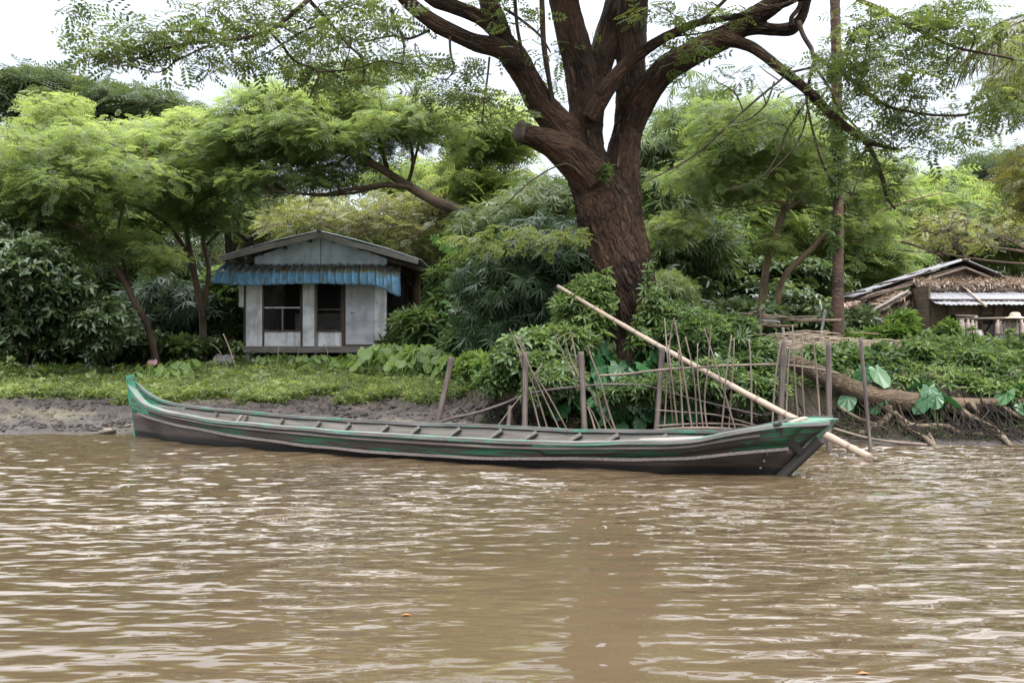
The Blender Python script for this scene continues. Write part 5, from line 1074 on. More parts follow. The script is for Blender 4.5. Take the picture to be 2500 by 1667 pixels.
shrub('bank_shrub', 'rounded green shrub overhanging the bank left of the posts', 1260, 14.6, [(1270, 880, 14.7, 75, 55, .4, 40, .2, 44), (1220, 930, 14.6, 45, 45, .3, 22, .18, 40), (1350, 920, 14.6, 70, 50, .35, 34, .2, 40), (1320, 850, 15, 70, 35, .4, 22, .2, 40)], 'shrub', TW, .14, vv=(.5, .25))
shrub('bank_shrub', 'pale flowering weedy shrub between the bamboo clump and the large trunk', 1400, 15.6, [(1400, 770, 15.6, 50, 65, .4, 32, .2, 42), (1450, 720, 15.8, 50, 40, .4, 20, .2, 40), (1390, 840, 15.2, 60, 45, .4, 24, .2, 40)], 'shrub', TN, .15, vv=(.65, .25))
shrub('bank_shrub', 'mixed weeds and low shrub behind the stake fence', 1740, 15.2, [(1700, 830, 15.3, 100, 60, .5, 52, .22, 44), (1800, 880, 15, 100, 60, .4, 46, .2, 44), (1660, 790, 15.8, 60, 50, .4, 24, .2, 40), (1780, 800, 15.8, 60, 30, .4, 18, .18, 36), (1720, 950, 14.9, 120, 50, .3, 36, .2, 40), (1880, 940, 14.8, 60, 40, .3, 20, .2, 36)], 'shrub', TN, .15, vv=(.35, .25))
shrub('creeper', 'green creeper hanging down among the roots behind the stake fence', 1640, 14.2, [(1560, 960, 13.9, 110, 40, .3, 26, .14, 26), (1720, 930, 13.9, 110, 50, .3, 34, .15, 28), (1850, 960, 13.6, 70, 45, .25, 20, .14, 26), (1340, 950, 14.1, 80, 40, .3, 16, .14, 26)], 'shrub', TN, .12, vv=(.45, .3), cat='creeper')
shrub('bank_shrub', 'low leafy bush right of the black topped mooring post', 2080, 14.6, [(2070, 890, 14.8, 60, 35, .35, 26, .2, 44), (2160, 900, 14.8, 80, 45, .35, 34, .2, 44)], 'shrub', TW, .15, vv=(.35, .25))
shrub('bank_shrub', 'thick weeds along the top of the right bank above the log', 2340, 14.8, [(2260, 890, 15, 80, 45, .5, 40, .22, 46), (2380, 890, 14.9, 100, 50, .5, 46, .22, 46), (2480, 920, 14.7, 80, 55, .4, 34, .22, 46), (2600, 900, 14.8, 100, 60, .5, 34, .24, 46), (2320, 850, 16.5, 130, 20, .6, 24, .22, 40), (2330, 945, 14.3, 110, 30, .3, 30, .18, 40), (2440, 960, 14.0, 90, 30, .3, 26, .18, 40), (2200, 935, 14.3, 60, 20, .2, 12, .15, 36), (2560, 960, 14.0, 60, 40, .3, 16, .18, 40)], 'shrub', TN, .15, vv=(.5, .3))
shrub('garden_shrub', 'bright green shrub in front of the hut palm thatch wall', 2200, 18, [(2195, 818, 18, 42, 18, .4, 16, .17, 40), (2160, 828, 18, 40, 12, .4, 10, .16, 36), (2205, 785, 18.2, 22, 22, .3, 7, .16, 28), (2100, 838, 18.5, 40, 10, .4, 8, .16, 36)], 'bright', TN, .2, vv=(.4, .25))
shrub('garden_shrub', 'narrow upright plant with reddish tips before the hut window', 2318, 18.2, [(2318, 820, 18.2, 10, 45, .15, 12, .13, 26), (2290, 830, 18.2, 16, 25, .2, 6, .13, 24)], 'bright', TN, .13, vv=(.4, .3))
shrub('bright_weed', 'bright yellow green weeds on the left side of the bank mound', 1170, 16.8, [(1160, 895, 17, 40, 32, .6, 30, .2, 46), (1200, 900, 16, 30, 30, .4, 14, .18, 40)], 'bright', TN, .14, vv=(.5, .25), up=.6)
shrub('shaded_undergrowth', 'shaded undergrowth behind the log rack and palm trunk', 1950, 19.5, [(1780, 775, 20, 110, 30, .8, 28, .35, 46), (1960, 790, 19.5, 110, 35, .8, 28, .3, 46), (2080, 790, 20, 60, 40, .8, 14, .3, 44)], 'broad', TW, .2, vv=(.5, .3))
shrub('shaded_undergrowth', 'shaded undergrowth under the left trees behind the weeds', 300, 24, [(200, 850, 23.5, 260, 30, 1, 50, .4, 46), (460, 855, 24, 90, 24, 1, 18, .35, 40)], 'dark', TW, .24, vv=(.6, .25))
shrub('shaded_undergrowth', 'undergrowth under the house stilts and around its right wall', 1000, 27, [(780, 855, 30, 220, 14, 1, 34, .35, 46), (1020, 850, 25, 80, 30, 1, 26, .35, 46), (1150, 830, 21, 70, 40, .8, 26, .3, 50)], 'shrub', TN, .24, vv=(.4, .25))
# --- palm trunk with its rings, crown above the picture, vine on it
def frond(T, a, d, L, n=46, w=.03, sag=1.0, v=.5):
    d = np.asarray(d, float); d /= np.linalg.norm(d); P = []; p = np.array(a, float); st_ = L/14
    for i in range(15): P.append(p.copy()); p = p+d*st_; d = d+np.array([0, 0, -.11*sag]); d /= np.linalg.norm(d)
    P = np.array(P); T.mb.tube(P, np.linspace(.03, .006, 15), 5, cap=False)
    tt_ = np.linspace(.12, 1, n); idx = tt_*13.99; i0 = idx.astype(int); fr_ = (idx-i0)[:, None]; pos = P[i0]*(1-fr_)+P[np.minimum(i0+1, 14)]*fr_; tg = P[np.minimum(i0+1, 14)]-P[i0]; tg /= np.linalg.norm(tg, axis=1)[:, None]
    side = np.cross(tg, [0, 0, 1.]); side /= np.linalg.norm(side, axis=1)[:, None]; tm = quads(diam((0, 0, 0), (.5, 0, -.05), .05)+[np.array(q) for q in diam((.42, 0, -.04), (1, 0, -.32), .04)])
    for sg in (-1, 1):
        dx = side*sg+tg*.55+np.array([0, 0, -.45])+RNG.normal(0, .1, (n, 3)); T.lv.add(tm, pos, dx, np.tile([0, 0, 1.], (n, 1))+RNG.normal(0, .2, (n, 3)), .95*np.sin(np.pi*(.12+.8*tt_))*L*.28, np.clip(RNG.normal(v, .15, n), 0, 1))
    T.has = True
def palm(label, px, d, top, r, lean=0):
    b0 = gbase(px, d); T = Tree('coconut_palm', label, 'palm', b0, 'coconut palms', 'palm'); s_ = []; R = []; n = 150; t0 = W(px+lean, top, d)
    for i in range(n+1):
        u = i/n; p = np.array(b0)+(t0-np.array(b0))*u; p[0] += .05*math.sin(u*5); s_.append(p-[0, 0, .1*(i == 0)]); R.append(r*(1.25-.25*min(1, u*8))*(1-.2*u)*(1+.05*((i % 2)*2-1)))
    T.mb.tube(s_, R, 12); 
    for i in range(16): a = i*2.4; frond(T, t0, (math.cos(a), math.sin(a), .9-.09*i), 3.6)
    return T.build('bamboolight', 'trunk', 'fronds')
M['palm'] = mat_bark('palm_bark', (.028, .02, .016), (.09, .058, .045), (.16, .11, .085), sx=5, sz=14, bd=.012)
palm('tall coconut palm whose ringed dark trunk rises out of the picture left of the hut', 2045, 18.6, -900, .105, -22)
T = Tree('coconut_palm', 'coconut palm beyond the right edge with only frond tips in view at the top', 'palm', gbase(2760, 14), 'coconut palms', 'palm')
t0 = W(2740, 60, 14); T.mb.tube([T.base-[0, 0, .1], T.base*.5+t0*.5+[.1, 0, 0], t0], [.17, .13, .12], 12, res=20)
frond(T, t0, (-1, -.1, .35), 3.0, 60, sag=1.0, v=.6); frond(T, t0, (-.8, .5, .2), 2.5, 54, sag=1.3); frond(T, t0, (-.65, -.2, -.25), 2.7, 54, sag=1.2, v=.75)
for a in (0, 1, 2, 3, 4, 5): frond(T, t0, (math.cos(a*1.05-1), math.sin(a*1.05-1)+.2, .5), 2.8)
T.build('olive', 'trunk', 'fronds')
T = Tree('climbing_vine', 'small leaved vine climbing the palm trunk above the slender tree', 'vine', W(2050, 470, 18.4)); T.limb([(2046, 480, 2), (2054, 420, 2), (2044, 350, 2), (2050, 290, 1.5)], 18.45)
for y in range(285, 480, 11): T.pad(W(2045+RNG.uniform(-9, 9), y, 18.45), .13, 18, TN, .11, flat=1.2, con=False, twigs=0, up=.9)
for y in range(560, 640, 14): T.pad(W(2040+RNG.uniform(-9, 9), y-20, 18.45), .10, 9, TN, .1, flat=1.2, con=False, twigs=0, up=.9)
T.build('shrub', 'stem', 'foliage')

# far wood closing the view between the trunks
lv = Leaves(); n = 26000; x = RNG.uniform(-75, 75, n); y = 56+RNG.random(n)*10; z = .8+RNG.random(n)**1.3*(5.5+1.6*wn(np.c_[x, y], .06, 61)+1.2*wn(np.c_[x, y], .2, 62))
lv.add(TW[0], np.c_[x, y, z], rndz(n), rndz(n)+[0, 0, .6], RNG.uniform(.4, .9, n), np.clip(RNG.normal(.4, .25, n), 0, 1))
tag(lv.build('far_wood', L_['dark']), 'far off wood seen low between the trunks as one dark green mass', 'wood', kind='stuff')
# ---------------------------------------------------------------- the big tree
DT = 16.4
bt = W(1560, 862, DT); big = empty('rain_tree', bt, 'huge forked rain tree leaning over the bank, thick ridged brown trunk with sawn stub', 'tree')
limbs = {
 'a': [(1590, 880, 84), (1572, 800, 70), (1545, 730, 60), (1512, 663, 58), (1490, 590, 64), (1477, 520, 74), (1452, 450, 60), (1437, 390, 48), (1430, 320, 42), (1428, 240, 44), (1412, 150, 38), (1392, 70, 36), (1376, 0, 35), (1360, -90, 33), (1330, -260, 28), (1280, -500, 20)],
 'b': [(1560, 760, 55), (1538, 640, 56), (1512, 540, 56), (1517, 408, 47), (1528, 330, 41), (1538, 250, 38), (1542, 150, 38), (1544, 0, 40), (1550, -100, 38), (1590, -300, 30), (1650, -560, 20)],
 'c': [(1438, 330, 36), (1452, 220, 32), (1470, 140, 31), (1492, 60, 31), (1512, -20, 30), (1530, -140, 26), (1500, -400, 18)],
 'l': [(1432, 400, 40), (1400, 340, 40), (1362, 300, 38), (1317, 250, 35), (1288, 195, 33), (1255, 140, 35), (1228, 105, 30), (1213, 56, 25), (1196, 10, 25), (1180, -60, 22), (1120, -240, 16), (1050, -420, 10)],
 'l2': [(1262, 150, 30), (1222, 122, 27), (1154, 101, 23), (1077, 66, 22), (1005, 12, 20), (955, -40, 17), (900, -90, 14)],
 'l3': [(1222, 85, 20), (1172, 45, 18), (1105, 17, 18), (1048, -8, 17), (960, -80, 13)],
 's': [(1448, 440, 48), (1400, 385, 44), (1352, 352, 34), (1306, 334, 28), (1268, 322, 25)],
 'x': [(1440, 290, 22), (1476, 225, 21), (1521, 168, 18), (1577, 120, 14.5), (1640, 84, 12), (1704, 56, 11), (1786, 43, 9), (1860, 24, 8), (1923, 10, 7), (2000, -30, 5)],
 'r': [(1530, 330, 36), (1556, 262, 38), (1587, 214, 35), (1628, 168, 33), (1704, 122, 30), (1775, 90, 29), (1827, 51, 27), (1888, 12, 23), (1945, -40, 20), (2050, -160, 14), (2200, -300, 9)],
 'r2': [(1790, 78, 20), (1840, 70, 16), (1890, 73, 15), (1929, 71, 17), (1952, 50, 14), (1966, 20, 12), (1976, -20, 11), (1990, -120, 8)],
 'r2b': [(1935, 64, 8), (1932, 44, 6), (1950, 20, 6.5), (1958, -12, 7)],
 'd': [(1762, 95, 20), (1800, 104, 15), (1832, 114, 15), (1865, 136, 13.5), (1898, 163, 13), (1974, 224, 12), (2041, 291, 11.5), (2112, 342, 9), (2150, 356, 6.5), (2186, 366, 4.5)]}
dep = {'a': (16.4, 16.4), 'b': (16.5, 16.9), 'c': (16.5, 17.4), 'l': (16.4, 15.3), 'l2': (15.6, 14.4), 'l3': (15.6, 15.4), 's': (16.2, 15.4), 'x': (16.0, 14.8), 'r': (16.7, 15.2), 'r2': (15.9, 15.2), 'r2b': (15.4, 15.3), 'd': (15.9, 14.6)}
mb = MB(); SK = []
for k_, pts in limbs.items():
    n = len(pts); P = []; R = []
    cut = 1.0
    for i, q in enumerate(pts):
        dd = dep[k_][0]+(dep[k_][1]-dep[k_][0])*i/(n-1); P.append(W(q[0], q[1], dd)); R.append(q[2]*dd/F)
    P, R = smooth_path(np.array(P), np.array(R), 6); SK.append((P, R))
    mb.tube(P, R*.95, 20)
tr = mb.build('trunk', M['bark'], None, (0, 0, 0))
md = tr.modifiers.new('r', 'REMESH'); md.mode = 'VOXEL'; md.voxel_size = .024; md.use_smooth_shade = True
md2 = tr.modifiers.new('s', 'SMOOTH'); md2.iterations = 3; md2.factor = .6
dg = bpy.context.evaluated_depsgraph_get(); me = bpy.data.meshes.new_from_object(tr.evaluated_get(dg)); bpy.data.objects.remove(tr)
nv = len(me.vertices); co = np.zeros(nv*3, np.float32); me.vertices.foreach_get('co', co); co = co.reshape(-1, 3).astype(float)
no = np.zeros(nv*3, np.float32); me.vertices.foreach_get('normal', no); no = no.reshape(-1, 3).astype(float)
# bark coordinates: along and across the nearest limb
SP = []; ST_ = []; SS = []; SR = []; SE = []
for li, (P, R) in enumerate(SK):
    T_ = np.gradient(P, axis=0); T_ /= np.linalg.norm(T_, axis=1)[:, None]; s_ = np.r_[0, np.cumsum(np.linalg.norm(np.diff(P, axis=0), axis=1))]
    SP.append(P); ST_.append(T_); SS.append(s_+li*7.3); SR.append(R); e1 = np.cross(T_, [0, 1., 0]); e1 /= np.linalg.norm(e1, axis=1)[:, None]; SE.append(e1)
SP, ST_, SS, SR, SE = map(np.concatenate, (SP, ST_, SS, SR, SE))
bk = np.zeros((nv, 3)); disp = np.zeros(nv)
for a in range(0, nv, 4000):
    c_ = co[a:a+4000]; dd = np.linalg.norm(c_[:, None]-SP[None], axis=2)/(SR[None]**.5); i = dd.argmin(1); v = c_-SP[i]; al = np.einsum('ij,ij->i', v, ST_[i]); e1 = SE[i]; e2 = np.cross(ST_[i], e1)
    bk[a:a+4000] = np.c_[np.einsum('ij,ij->i', v, e1), np.einsum('ij,ij->i', v, e2), SS[i]+al]
    q = bk[a:a+4000]*np.array([1, 1, .16]); R_ = SR[i]
    rid = 1-np.abs(wn(q, 4.2, 21, 8))*.9; rid2 = 1-np.abs(wn(q, 9.5, 22, 8)); lum = wn(c_, .55, 23)
    disp[a:a+4000] = np.clip(R_/.45, .12, 1)*(.045*rid+.028*rid2+.03*lum-.03)
co = co+no*disp[:, None]; me.vertices.foreach_set('co', (co-bt).astype(np.float32).ravel())
at = me.attributes.get('bk') or me.attributes.new('bk', 'FLOAT_VECTOR', 'POINT'); at.data.foreach_set('vector', bk.astype(np.float32).ravel())
me.materials.clear(); me.materials.append(M['bark']); me.polygons.foreach_set('use_smooth', [True]*len(me.polygons)); me.update(); link('trunk', me, big)
# sawn stub end, thin branches, crown
mb = MB(); e = W(1268, 322, 15.4); dr_ = (e-W(1306, 334, 15.55)); dr_ /= np.linalg.norm(dr_)
mb.tube([e-dr_*.15, e+dr_*.03, e+dr_*.05], [.15, .155, .12], 16, wob=.12); mb.build('sawn_stub', mat_wood('sawn_end', (.02, .015, .012), (.05, .037, .029), (.09, .068, .053), s=.5), big, bt)
T = Tree.__new__(Tree); T.base = bt; T.root = big; T.mb = MB(); T.nodes = []; T.lv = Leaves(); T.bark = 'bark_limb'; T.has = False
thin = [
 ([(1322, -20, 7), (1324, 30, 7), (1327, 102, 7), (1340, 194, 6), (1352, 262, 7)], 15.6, 16.0),
 ([(2108, 340, 7), (2128, 370, 6), (2145, 410, 5.5), (2158, 450, 5), (2165, 485, 4), (2186, 511, 3)], 15, 14.9), ([(2120, 345, 4), (2112, 370, 4), (2085, 392, 2)], 15, 14.9),
 ([(1950, 55, 7), (1960, 85, 6.5), (1980, 118, 6), (1991, 140, 5.5), (2056, 179, 5), (2105, 215, 4.5), (2158, 255, 4), (2210, 271, 3.6), (2275, 281, 3.4), (2357, 281, 3), (2395, 262, 2.2), (2432, 240, 1.6)], 15.4, 13.8),
 ([(1991, 138, 5), (1984, 165, 4.5), (1974, 205, 4), (1969, 245, 3.5), (1982, 310, 3), (2000, 378, 3), (2020, 425, 2.6), (2045, 458, 2), (2100, 480, 1.5)], 15.3, 15),
 ([(1985, 165, 3.5), (1929, 179, 3.2), (1895, 205, 3), (1857, 235, 3), (1800, 285, 2.8), (1745, 337, 2.6), (1680, 390, 2.2), (1577, 444, 1.6)], 15.3, 14.6),
 ([(1969, 248, 3), (1940, 290, 2.5), (1918, 327, 2.4), (1895, 385, 2.2), (1852, 439, 1.8), (1770, 465, 1.3)], 15.2, 14.8), ([(1972, 262, 2.5), (1960, 320, 2.2), (1930, 372, 2), (1870, 430, 1.4)], 15.2, 14.5),
 ([(1990, 165, 3), (2025, 215, 3), (2045, 260, 2.6), (2090, 310, 2.2), (2130, 350, 1.8)], 15.3, 15.6), ([(1890, 200, 2.4), (1870, 255, 2.2), (1830, 290, 2), (1800, 300, 1.4)], 15, 14.5),
 ([(2060, -25, 6), (2100, 2, 6), (2133, 15, 5.6), (2170, 36, 5), (2214, 61, 4.8), (2280, 92, 4.4), (2337, 117, 4), (2400, 130, 3.4), (2469, 143, 3), (2560, 168, 2)], 14.6, 13), ([(2126, 12, 3), (2126, 55, 2.8), (2120, 105, 2.6), (2108, 165, 2.2), (2102, 204, 1.6)], 14.5, 14.5), ([(2050, -5, 5), (1990, -4, 5), (1940, 2, 4)], 14.7, 15),
 ([(760, -6, 7), (730, 20, 6.5), (695, 50, 6), (658, 77, 5.5), (620, 88, 5), (574, 96, 4.5), (490, 102, 4), (402, 119, 3), (350, 140, 2.5), (306, 153, 2), (262, 160, 1.2)], 13.4, 12.4), ([(570, 97, 3), (520, 80, 2.6), (440, 78, 2), (330, 80, 1.4)], 13, 12.2), ([(530, 102, 2.6), (480, 125, 2.4), (430, 150, 2), (388, 177, 1.8), (330, 165, 1.4), (230, 150, 1)], 13, 12.2),
 ([(658, 78, 4), (689, 111, 3.6), (720, 150, 3.2), (777, 176, 3), (765, 215, 2.2), (755, 240, 1.6)], 13.3, 13.5), ([(758, 5, 5), (800, 50, 4), (850, 110, 3.4), (884, 145, 3), (888, 200, 2)], 13.5, 14), ([(800, 52, 3), (740, 78, 2.6), (690, 108, 2.2), (640, 137, 2), (600, 150, 1.4), (540, 170, 1)], 13.5, 13),
 ([(778, 176, 2.4), (860, 170, 2.2), (930, 150, 2), (1000, 160, 1.6)], 13.5, 14), ([(900, -90, 12), (840, -60, 9), (795, -30, 8), (758, -6, 7)], 14.4, 13.4),
 ([(955, 20, 4), (968, 60, 3.6), (985, 100, 3), (984, 150, 2.4), (975, 175, 1.6)], 14.8, 14.6), ([(1048, 75, 4), (1000, 95, 3.4), (960, 88, 3), (900, 100, 2)], 15, 14.4), ([(1098, 90, 3.6), (1100, 130, 3), (1108, 170, 2.4), (1090, 195, 1.5)], 15, 14.8), ([(1195, 140, 3), (1190, 190, 2.6), (1182, 250, 2.2), (1178, 300, 1.5)], 15.2, 15), ([(1230, 20, 4), (1280, 55, 3.4), (1320, 90, 3), (1345, 130, 2)], 15.4, 15.6),
 ([(1585, 118, 3), (1640, 92, 2.6), (1720, 80, 2), (1780, 60, 1.6)], 15.6, 15.3), ([(1600, 190, 2.6), (1640, 120, 2.2), (1655, 95, 1.6)], 15.6, 15.2), ([(1700, 58, 5), (1740, 30, 4.5), (1790, -20, 4)], 15, 14.8), ([(1256, -20, 5), (1262, 60, 4.6), (1275, 130, 4), (1290, 200, 2.5)], 14.5, 15.2),
 ([(1590, 220, 2.4), (1640, 330, 2.2), (1500, 430, 0)], 16, 16) if False else ([(1420, 430, 2.4), (1380, 400, 2.2), (1300, 440, 2), (1210, 520, 1.6), (1140, 560, 1)], 15.8, 15.4), ([(1470, 600, 2), (1400, 560, 2), (1340, 590, 1.8), (1260, 620, 1.2)], 15.8, 15.2)]
for pts, d0, d1 in thin: T.limb(pts, d0, d1, seg=6, res=4, wob=.08)
for P, R in SK: T.nodes += [(P[i], R[i]) for i in range(len(P)//2, len(P), 3)]
kw = dict(r0=.008, twigs=3, flat=.45)
def sprig(cx, cy, d, rx, ry, rd, k, n=16, size=.26, pr=.30, v=.4): T.crown(cx, cy, d, rx+30, ry+12, rd, int(k*.72)+1, pr, max(5, int(n*.6)), TP+[TF[2]], size, vv=(v, .25), up=.5, droop=.3, **kw)
sprig(440, 90, 12.7, 230, 60, .7, 44, 15); sprig(250, 140, 12.4, 80, 30, .3, 9, 12); sprig(180, 12, 12, 45, 22, .3, 5, 12, v=.2); sprig(560, 30, 13, 170, 40, .6, 18, 12); sprig(560, 150, 13, 130, 40, .5, 15, 12)
sprig(820, 80, 13.8, 190, 80, .9, 44, 15); sprig(860, 170, 14, 200, 50, .8, 34, 15); sprig(1050, 190, 14.8, 150, 60, .7, 30, 16); sprig(1160, 270, 15, 110, 60, .6, 20, 15); sprig(960, 40, 14.6, 120, 50, .6, 16, 13)
sprig(1240, 60, 15.2, 90, 90, .6, 12, 14); sprig(1360, 160, 16.5, 60, 100, .5, 12, 13); sprig(1700, 30, 15.2, 160, 40, .6, 20, 13); sprig(1640, 120, 15.6, 80, 60, .5, 9, 12)
sprig(2180, 130, 14.2, 170, 120, .9, 72, 17); sprig(2060, 230, 15, 150, 110, .8, 34, 15); sprig(2240, 330, 14.6, 190, 60, .7, 36, 15); sprig(2330, 60, 13.6, 170, 60, .7, 28, 15); sprig(2470, 220, 13.4, 60, 90, .6, 18, 16); sprig(2120, 430, 15, 130, 70, .6, 24, 14); sprig(1900, 330, 15, 130, 80, .6, 16, 12); sprig(1800, 200, 15, 110, 70, .6, 8, 10)
sprig(1330, 570, 15.4, 90, 30, .4, 10, 26, .24, .3, .85); sprig(1200, 590, 15.3, 60, 22, .3, 6, 24, .24, .3, .85)
# canopy above the picture (shades the bank, shows in the water)
for cx, cy, dd, rx, ry, rd, k_ in ((1350, -520, 15.5, 620, 330, 3, 120), (350, -560, 14.5, 620, 300, 2.6, 90), (2150, -700, 15, 420, 180, 2.4, 26), (1100, -1000, 14, 900, 200, 3, 60)):
    T.crown(cx, cy, dd, rx, ry, rd, k_, .85, 30, TP, .36, vv=(.45, .2), **dict(kw, flat=.65))
T.build('rain', 'branches', 'crown')
# seedling growing in the fork
S = Tree('seedling', 'tiny green seedling growing in the fork of the big trunk', 'plant', W(1478, 445, 15.85)); S.limb([(1478, 452, 1.6), (1477, 425, 1.4), (1476, 408, 1)], 15.8)
for y in (440, 428, 416, 408): S.pad(W(1477, y, 15.8), .07, 5, TN, .12, con=False, twigs=0, up=.6)
S.build('shrub', 'stem', 'foliage')

# ---------------------------------------------------------------- taro, banana, herbs, grass
def heart(L=1.0, w=.8, cup=.15, seg=22):
    """arrow shaped leaf as a pleated fan around the stalk point"""
    v = [(0, 0, 0)]; n = seg
    for i in range(n):
        a = -math.pi+2*math.pi*(i+.5)/n; ca = math.cos(a)
        r = .42+.30*ca+.28*max(0, ca)**6; lobe = .30*math.exp(-((abs(a)-2.45)/.34)**2); notch = -.30*math.exp(-((abs(a)-math.pi)/.22)**2); r = max(r+lobe+notch, .06)
        x = r*ca*L; y = r*math.sin(a)*w*1.35; z = -cup*(x*x+y*y)+(.028 if i % 2 else -.012)*r*2; v.append((x, y, z))
    f = [(0, i+1, (i+1) % n+1) for i in range(n)]; return np.array(v)*L, f
def taro_proto(seed, n, hs, lf, mat, spread=.5, tiltf=.5):
    r = random.Random(seed); root = empty('taro_plant', (0, 0, 0), '', 'plant'); mb = MB(); lm = MB(); V, Fc = heart()
    for i in range(n):
        a = i*2.4+r.uniform(-.4, .4); h = hs*r.uniform(.55, 1.1); o = spread*hs*r.uniform(.35, 1); L = lf*r.uniform(.7, 1.15); t0 = np.array([.04*math.cos(a), .04*math.sin(a), 0]); t1 = np.array([o*math.cos(a), o*math.sin(a), h])
        mb.tube([t0, t0*.4+t1*.6*np.array([.75, .75, 1.2]), t1], [.017, .012, .007], 6, res=4, cap=False)
        tl = tiltf*r.uniform(.5, 1.5); dx = np.array([math.cos(a)*math.cos(tl), math.sin(a)*math.cos(tl), -math.sin(tl)]); up = np.array([math.cos(a)*math.sin(tl)+r.uniform(-.25, .25), math.sin(a)*math.sin(tl)+r.uniform(-.25, .25), math.cos(tl)]); Mx = frames(dx[None], up[None])[0]
        q = (V*L)@Mx.T+t1; lm.add(q, Fc, None, False)
    st = mb.build('stalks', M['stalk'], root); lf_ = lm.build('leaves', mat, root); me = lf_.data
    at = me.attributes.new('v', 'FLOAT', 'FACE'); nf = len(Fc); vals = []
    for i in range(n): b_ = r.uniform(.2, .8); vals += [b_+.05*(j % 2) for j in range(nf)]
    at.data.foreach_set('value', vals); return root
M['stalk'] = mat_wood('stalk', (.06, .10, .03), (.12, .19, .05), (.2, .26, .08), s=.4, stain=(.08, .12, .04))
L_['taro'] = mat_leaf('taro_leaf', (.07, .135, .035), (.13, .21, .05), (.22, .30, .08), trans=.45, rough=.42, spec=.5)
L_['tarodark'] = mat_leaf('taro_dark_leaf', (.012, .055, .022), (.025, .085, .03), (.05, .13, .035), trans=.25, rough=.38, spec=.5)
def spread_copies(protos, spots, labelf, group, zoff=0, name=None):
    used = set()
    for i, (x, y, sc) in enumerate(spots):
        k = i % len(protos); o = protos[k] if k not in used else copy_tree(protos[k]); used.add(k)
        o.location = (x, y, float(ground_z(x, y))+zoff); o.rotation_euler = (0, 0, random.uniform(0, 6.28)); o.scale = (sc,)*3; o['label'] = labelf(i, x, y); o['group'] = group
pr = [taro_proto(s, 8, .5, .20, L_['taro'], .6, .75) for s in range(4)]; spots = []
for px, d, n in ((700, 23.5, 7), (760, 23, 10), (830, 22.5, 14), (900, 22, 14), (960, 21.5, 18), (1040, 21, 18), (1080, 20.5, 12), (400, 20.5, 6), (450, 20.8, 6), (120, 20.5, 4), (1110, 21.5, 8)):
    for _ in range(n): spots.append((((px+RNG.normal(0, 34))-1250)/F*d, d+RNG.uniform(-1, 1.0), RNG.uniform(.6, 1.15)*(1.25 if px > 940 else (.75 if px < 860 else .95))))
def tl_(i, x, y): return 'bright green broad leaved taro plant in the patch before the white house' if x/y > (560-1250)/F else 'bright green taro plant standing in the weeds at the left'
spread_copies(pr, spots, tl_, 'bright taro plants on the grassy bank')
pr = [taro_proto(20+s, 6, .5, .31, L_['tarodark'], .5, 1.0) for s in range(4)]; spots = []
for px, d, sc in ((1465, 14.7, 1.0), (1500, 14.45, 1.15), (1545, 14.6, 1.1), (1585, 14.4, 1.0), (1530, 15.1, .8), (1450, 15.4, 1.5), (1415, 15.5, 1.7), (1500, 15.5, 1.5), (1555, 15.3, 1.35), (1375, 15.0, 1.1), (1620, 14.8, 1.2), (1660, 14.9, 1.1), (1700, 14.8, 1.15), (1590, 15.4, 1.2), (1760, 14.7, .9), (1440, 15.9, 1.1), (1400, 15.2, .9), (1510, 14.2, .8), (1640, 14.25, .8), (1740, 15.5, 1.1), (1560, 14.1, .7), (2075, 13.85, .7), (2125, 13.9, .85), (2265, 13.75, .95), (2290, 13.55, .85), (2480, 13.65, .9), (2150, 13.75, .6), (1690, 14.3, .9)):
    spots.append(((px-1250)/F*d, d, sc))
def tl2(i, x, y): return 'dark green elephant ear taro on the bank behind the posts and stakes' if x < 3.6 else 'dark green elephant ear taro hanging over the right bank by the log'
spread_copies(pr, spots, tl2, 'dark elephant ear taro on the bank')
# banana plants
def banana(label, px, d, leaves, base_py=None):
    T = Tree('banana_plant', label, 'banana', gbase(px, d), 'banana plants', 'palm'); lm = Leaves(); b0 = T.base; top = b0+[0, 0, leaves[0][5]]
    T.mb.tube([b0, top], [.11, .07], 10, res=3)
    for (ax, ay, L, w, sag, h) in leaves:
        p = b0+[0, 0, h]; dv = np.array([ax[0], ax[1], ax[2]], float); dv /= np.linalg.norm(dv); P = []
        for i in range(21): P.append(p.copy()); p = p+dv*L/20; dv = dv+np.array([0, 0, -.07*sag]); dv /= np.linalg.norm(dv)
        P = np.array(P); T.mb.tube(P[::2], np.linspace(.02, .005, 11), 5, cap=False)
        for i in range(2, 20):
            tg = P[i+1]-P[i] if i < 20 else P[i]-P[i-1]; tg /= np.linalg.norm(tg); sd_ = np.cross(tg, [0, 0, 1.]); sd_ /= np.linalg.norm(sd_); sd_ = sd_*math.cos(ay)+np.cross(tg, sd_)*math.sin(ay); ww = w*math.sin(math.pi*(.08+.9*(i-2)/18))**.6
            for sg in (-1, 1):
                j = RNG.uniform(-.10, .02); e0 = sd_*sg*ww+np.array([0, 0, -.25*ww+j]); lm.V.append(np.array([P[i], P[i+1], P[i+1]+e0+tg*.03, P[i]+e0+tg*.05])); lm.Fc.append(np.array([[0, 1, 2, 3]])+lm.n); lm.A.append(np.array([np.clip(RNG.normal(.5, .12), 0, 1)])); lm.n += 4
    T.mb.build('stem', M['palm'], T.root, b0); lm.build('leaves', L_['banana'], T.root, b0)
L_['banana'] = mat_leaf('banana_leaf', (.05, .13, .04), (.085, .18, .06), (.14, .24, .09), trans=.4, rough=.35, spec=.6)
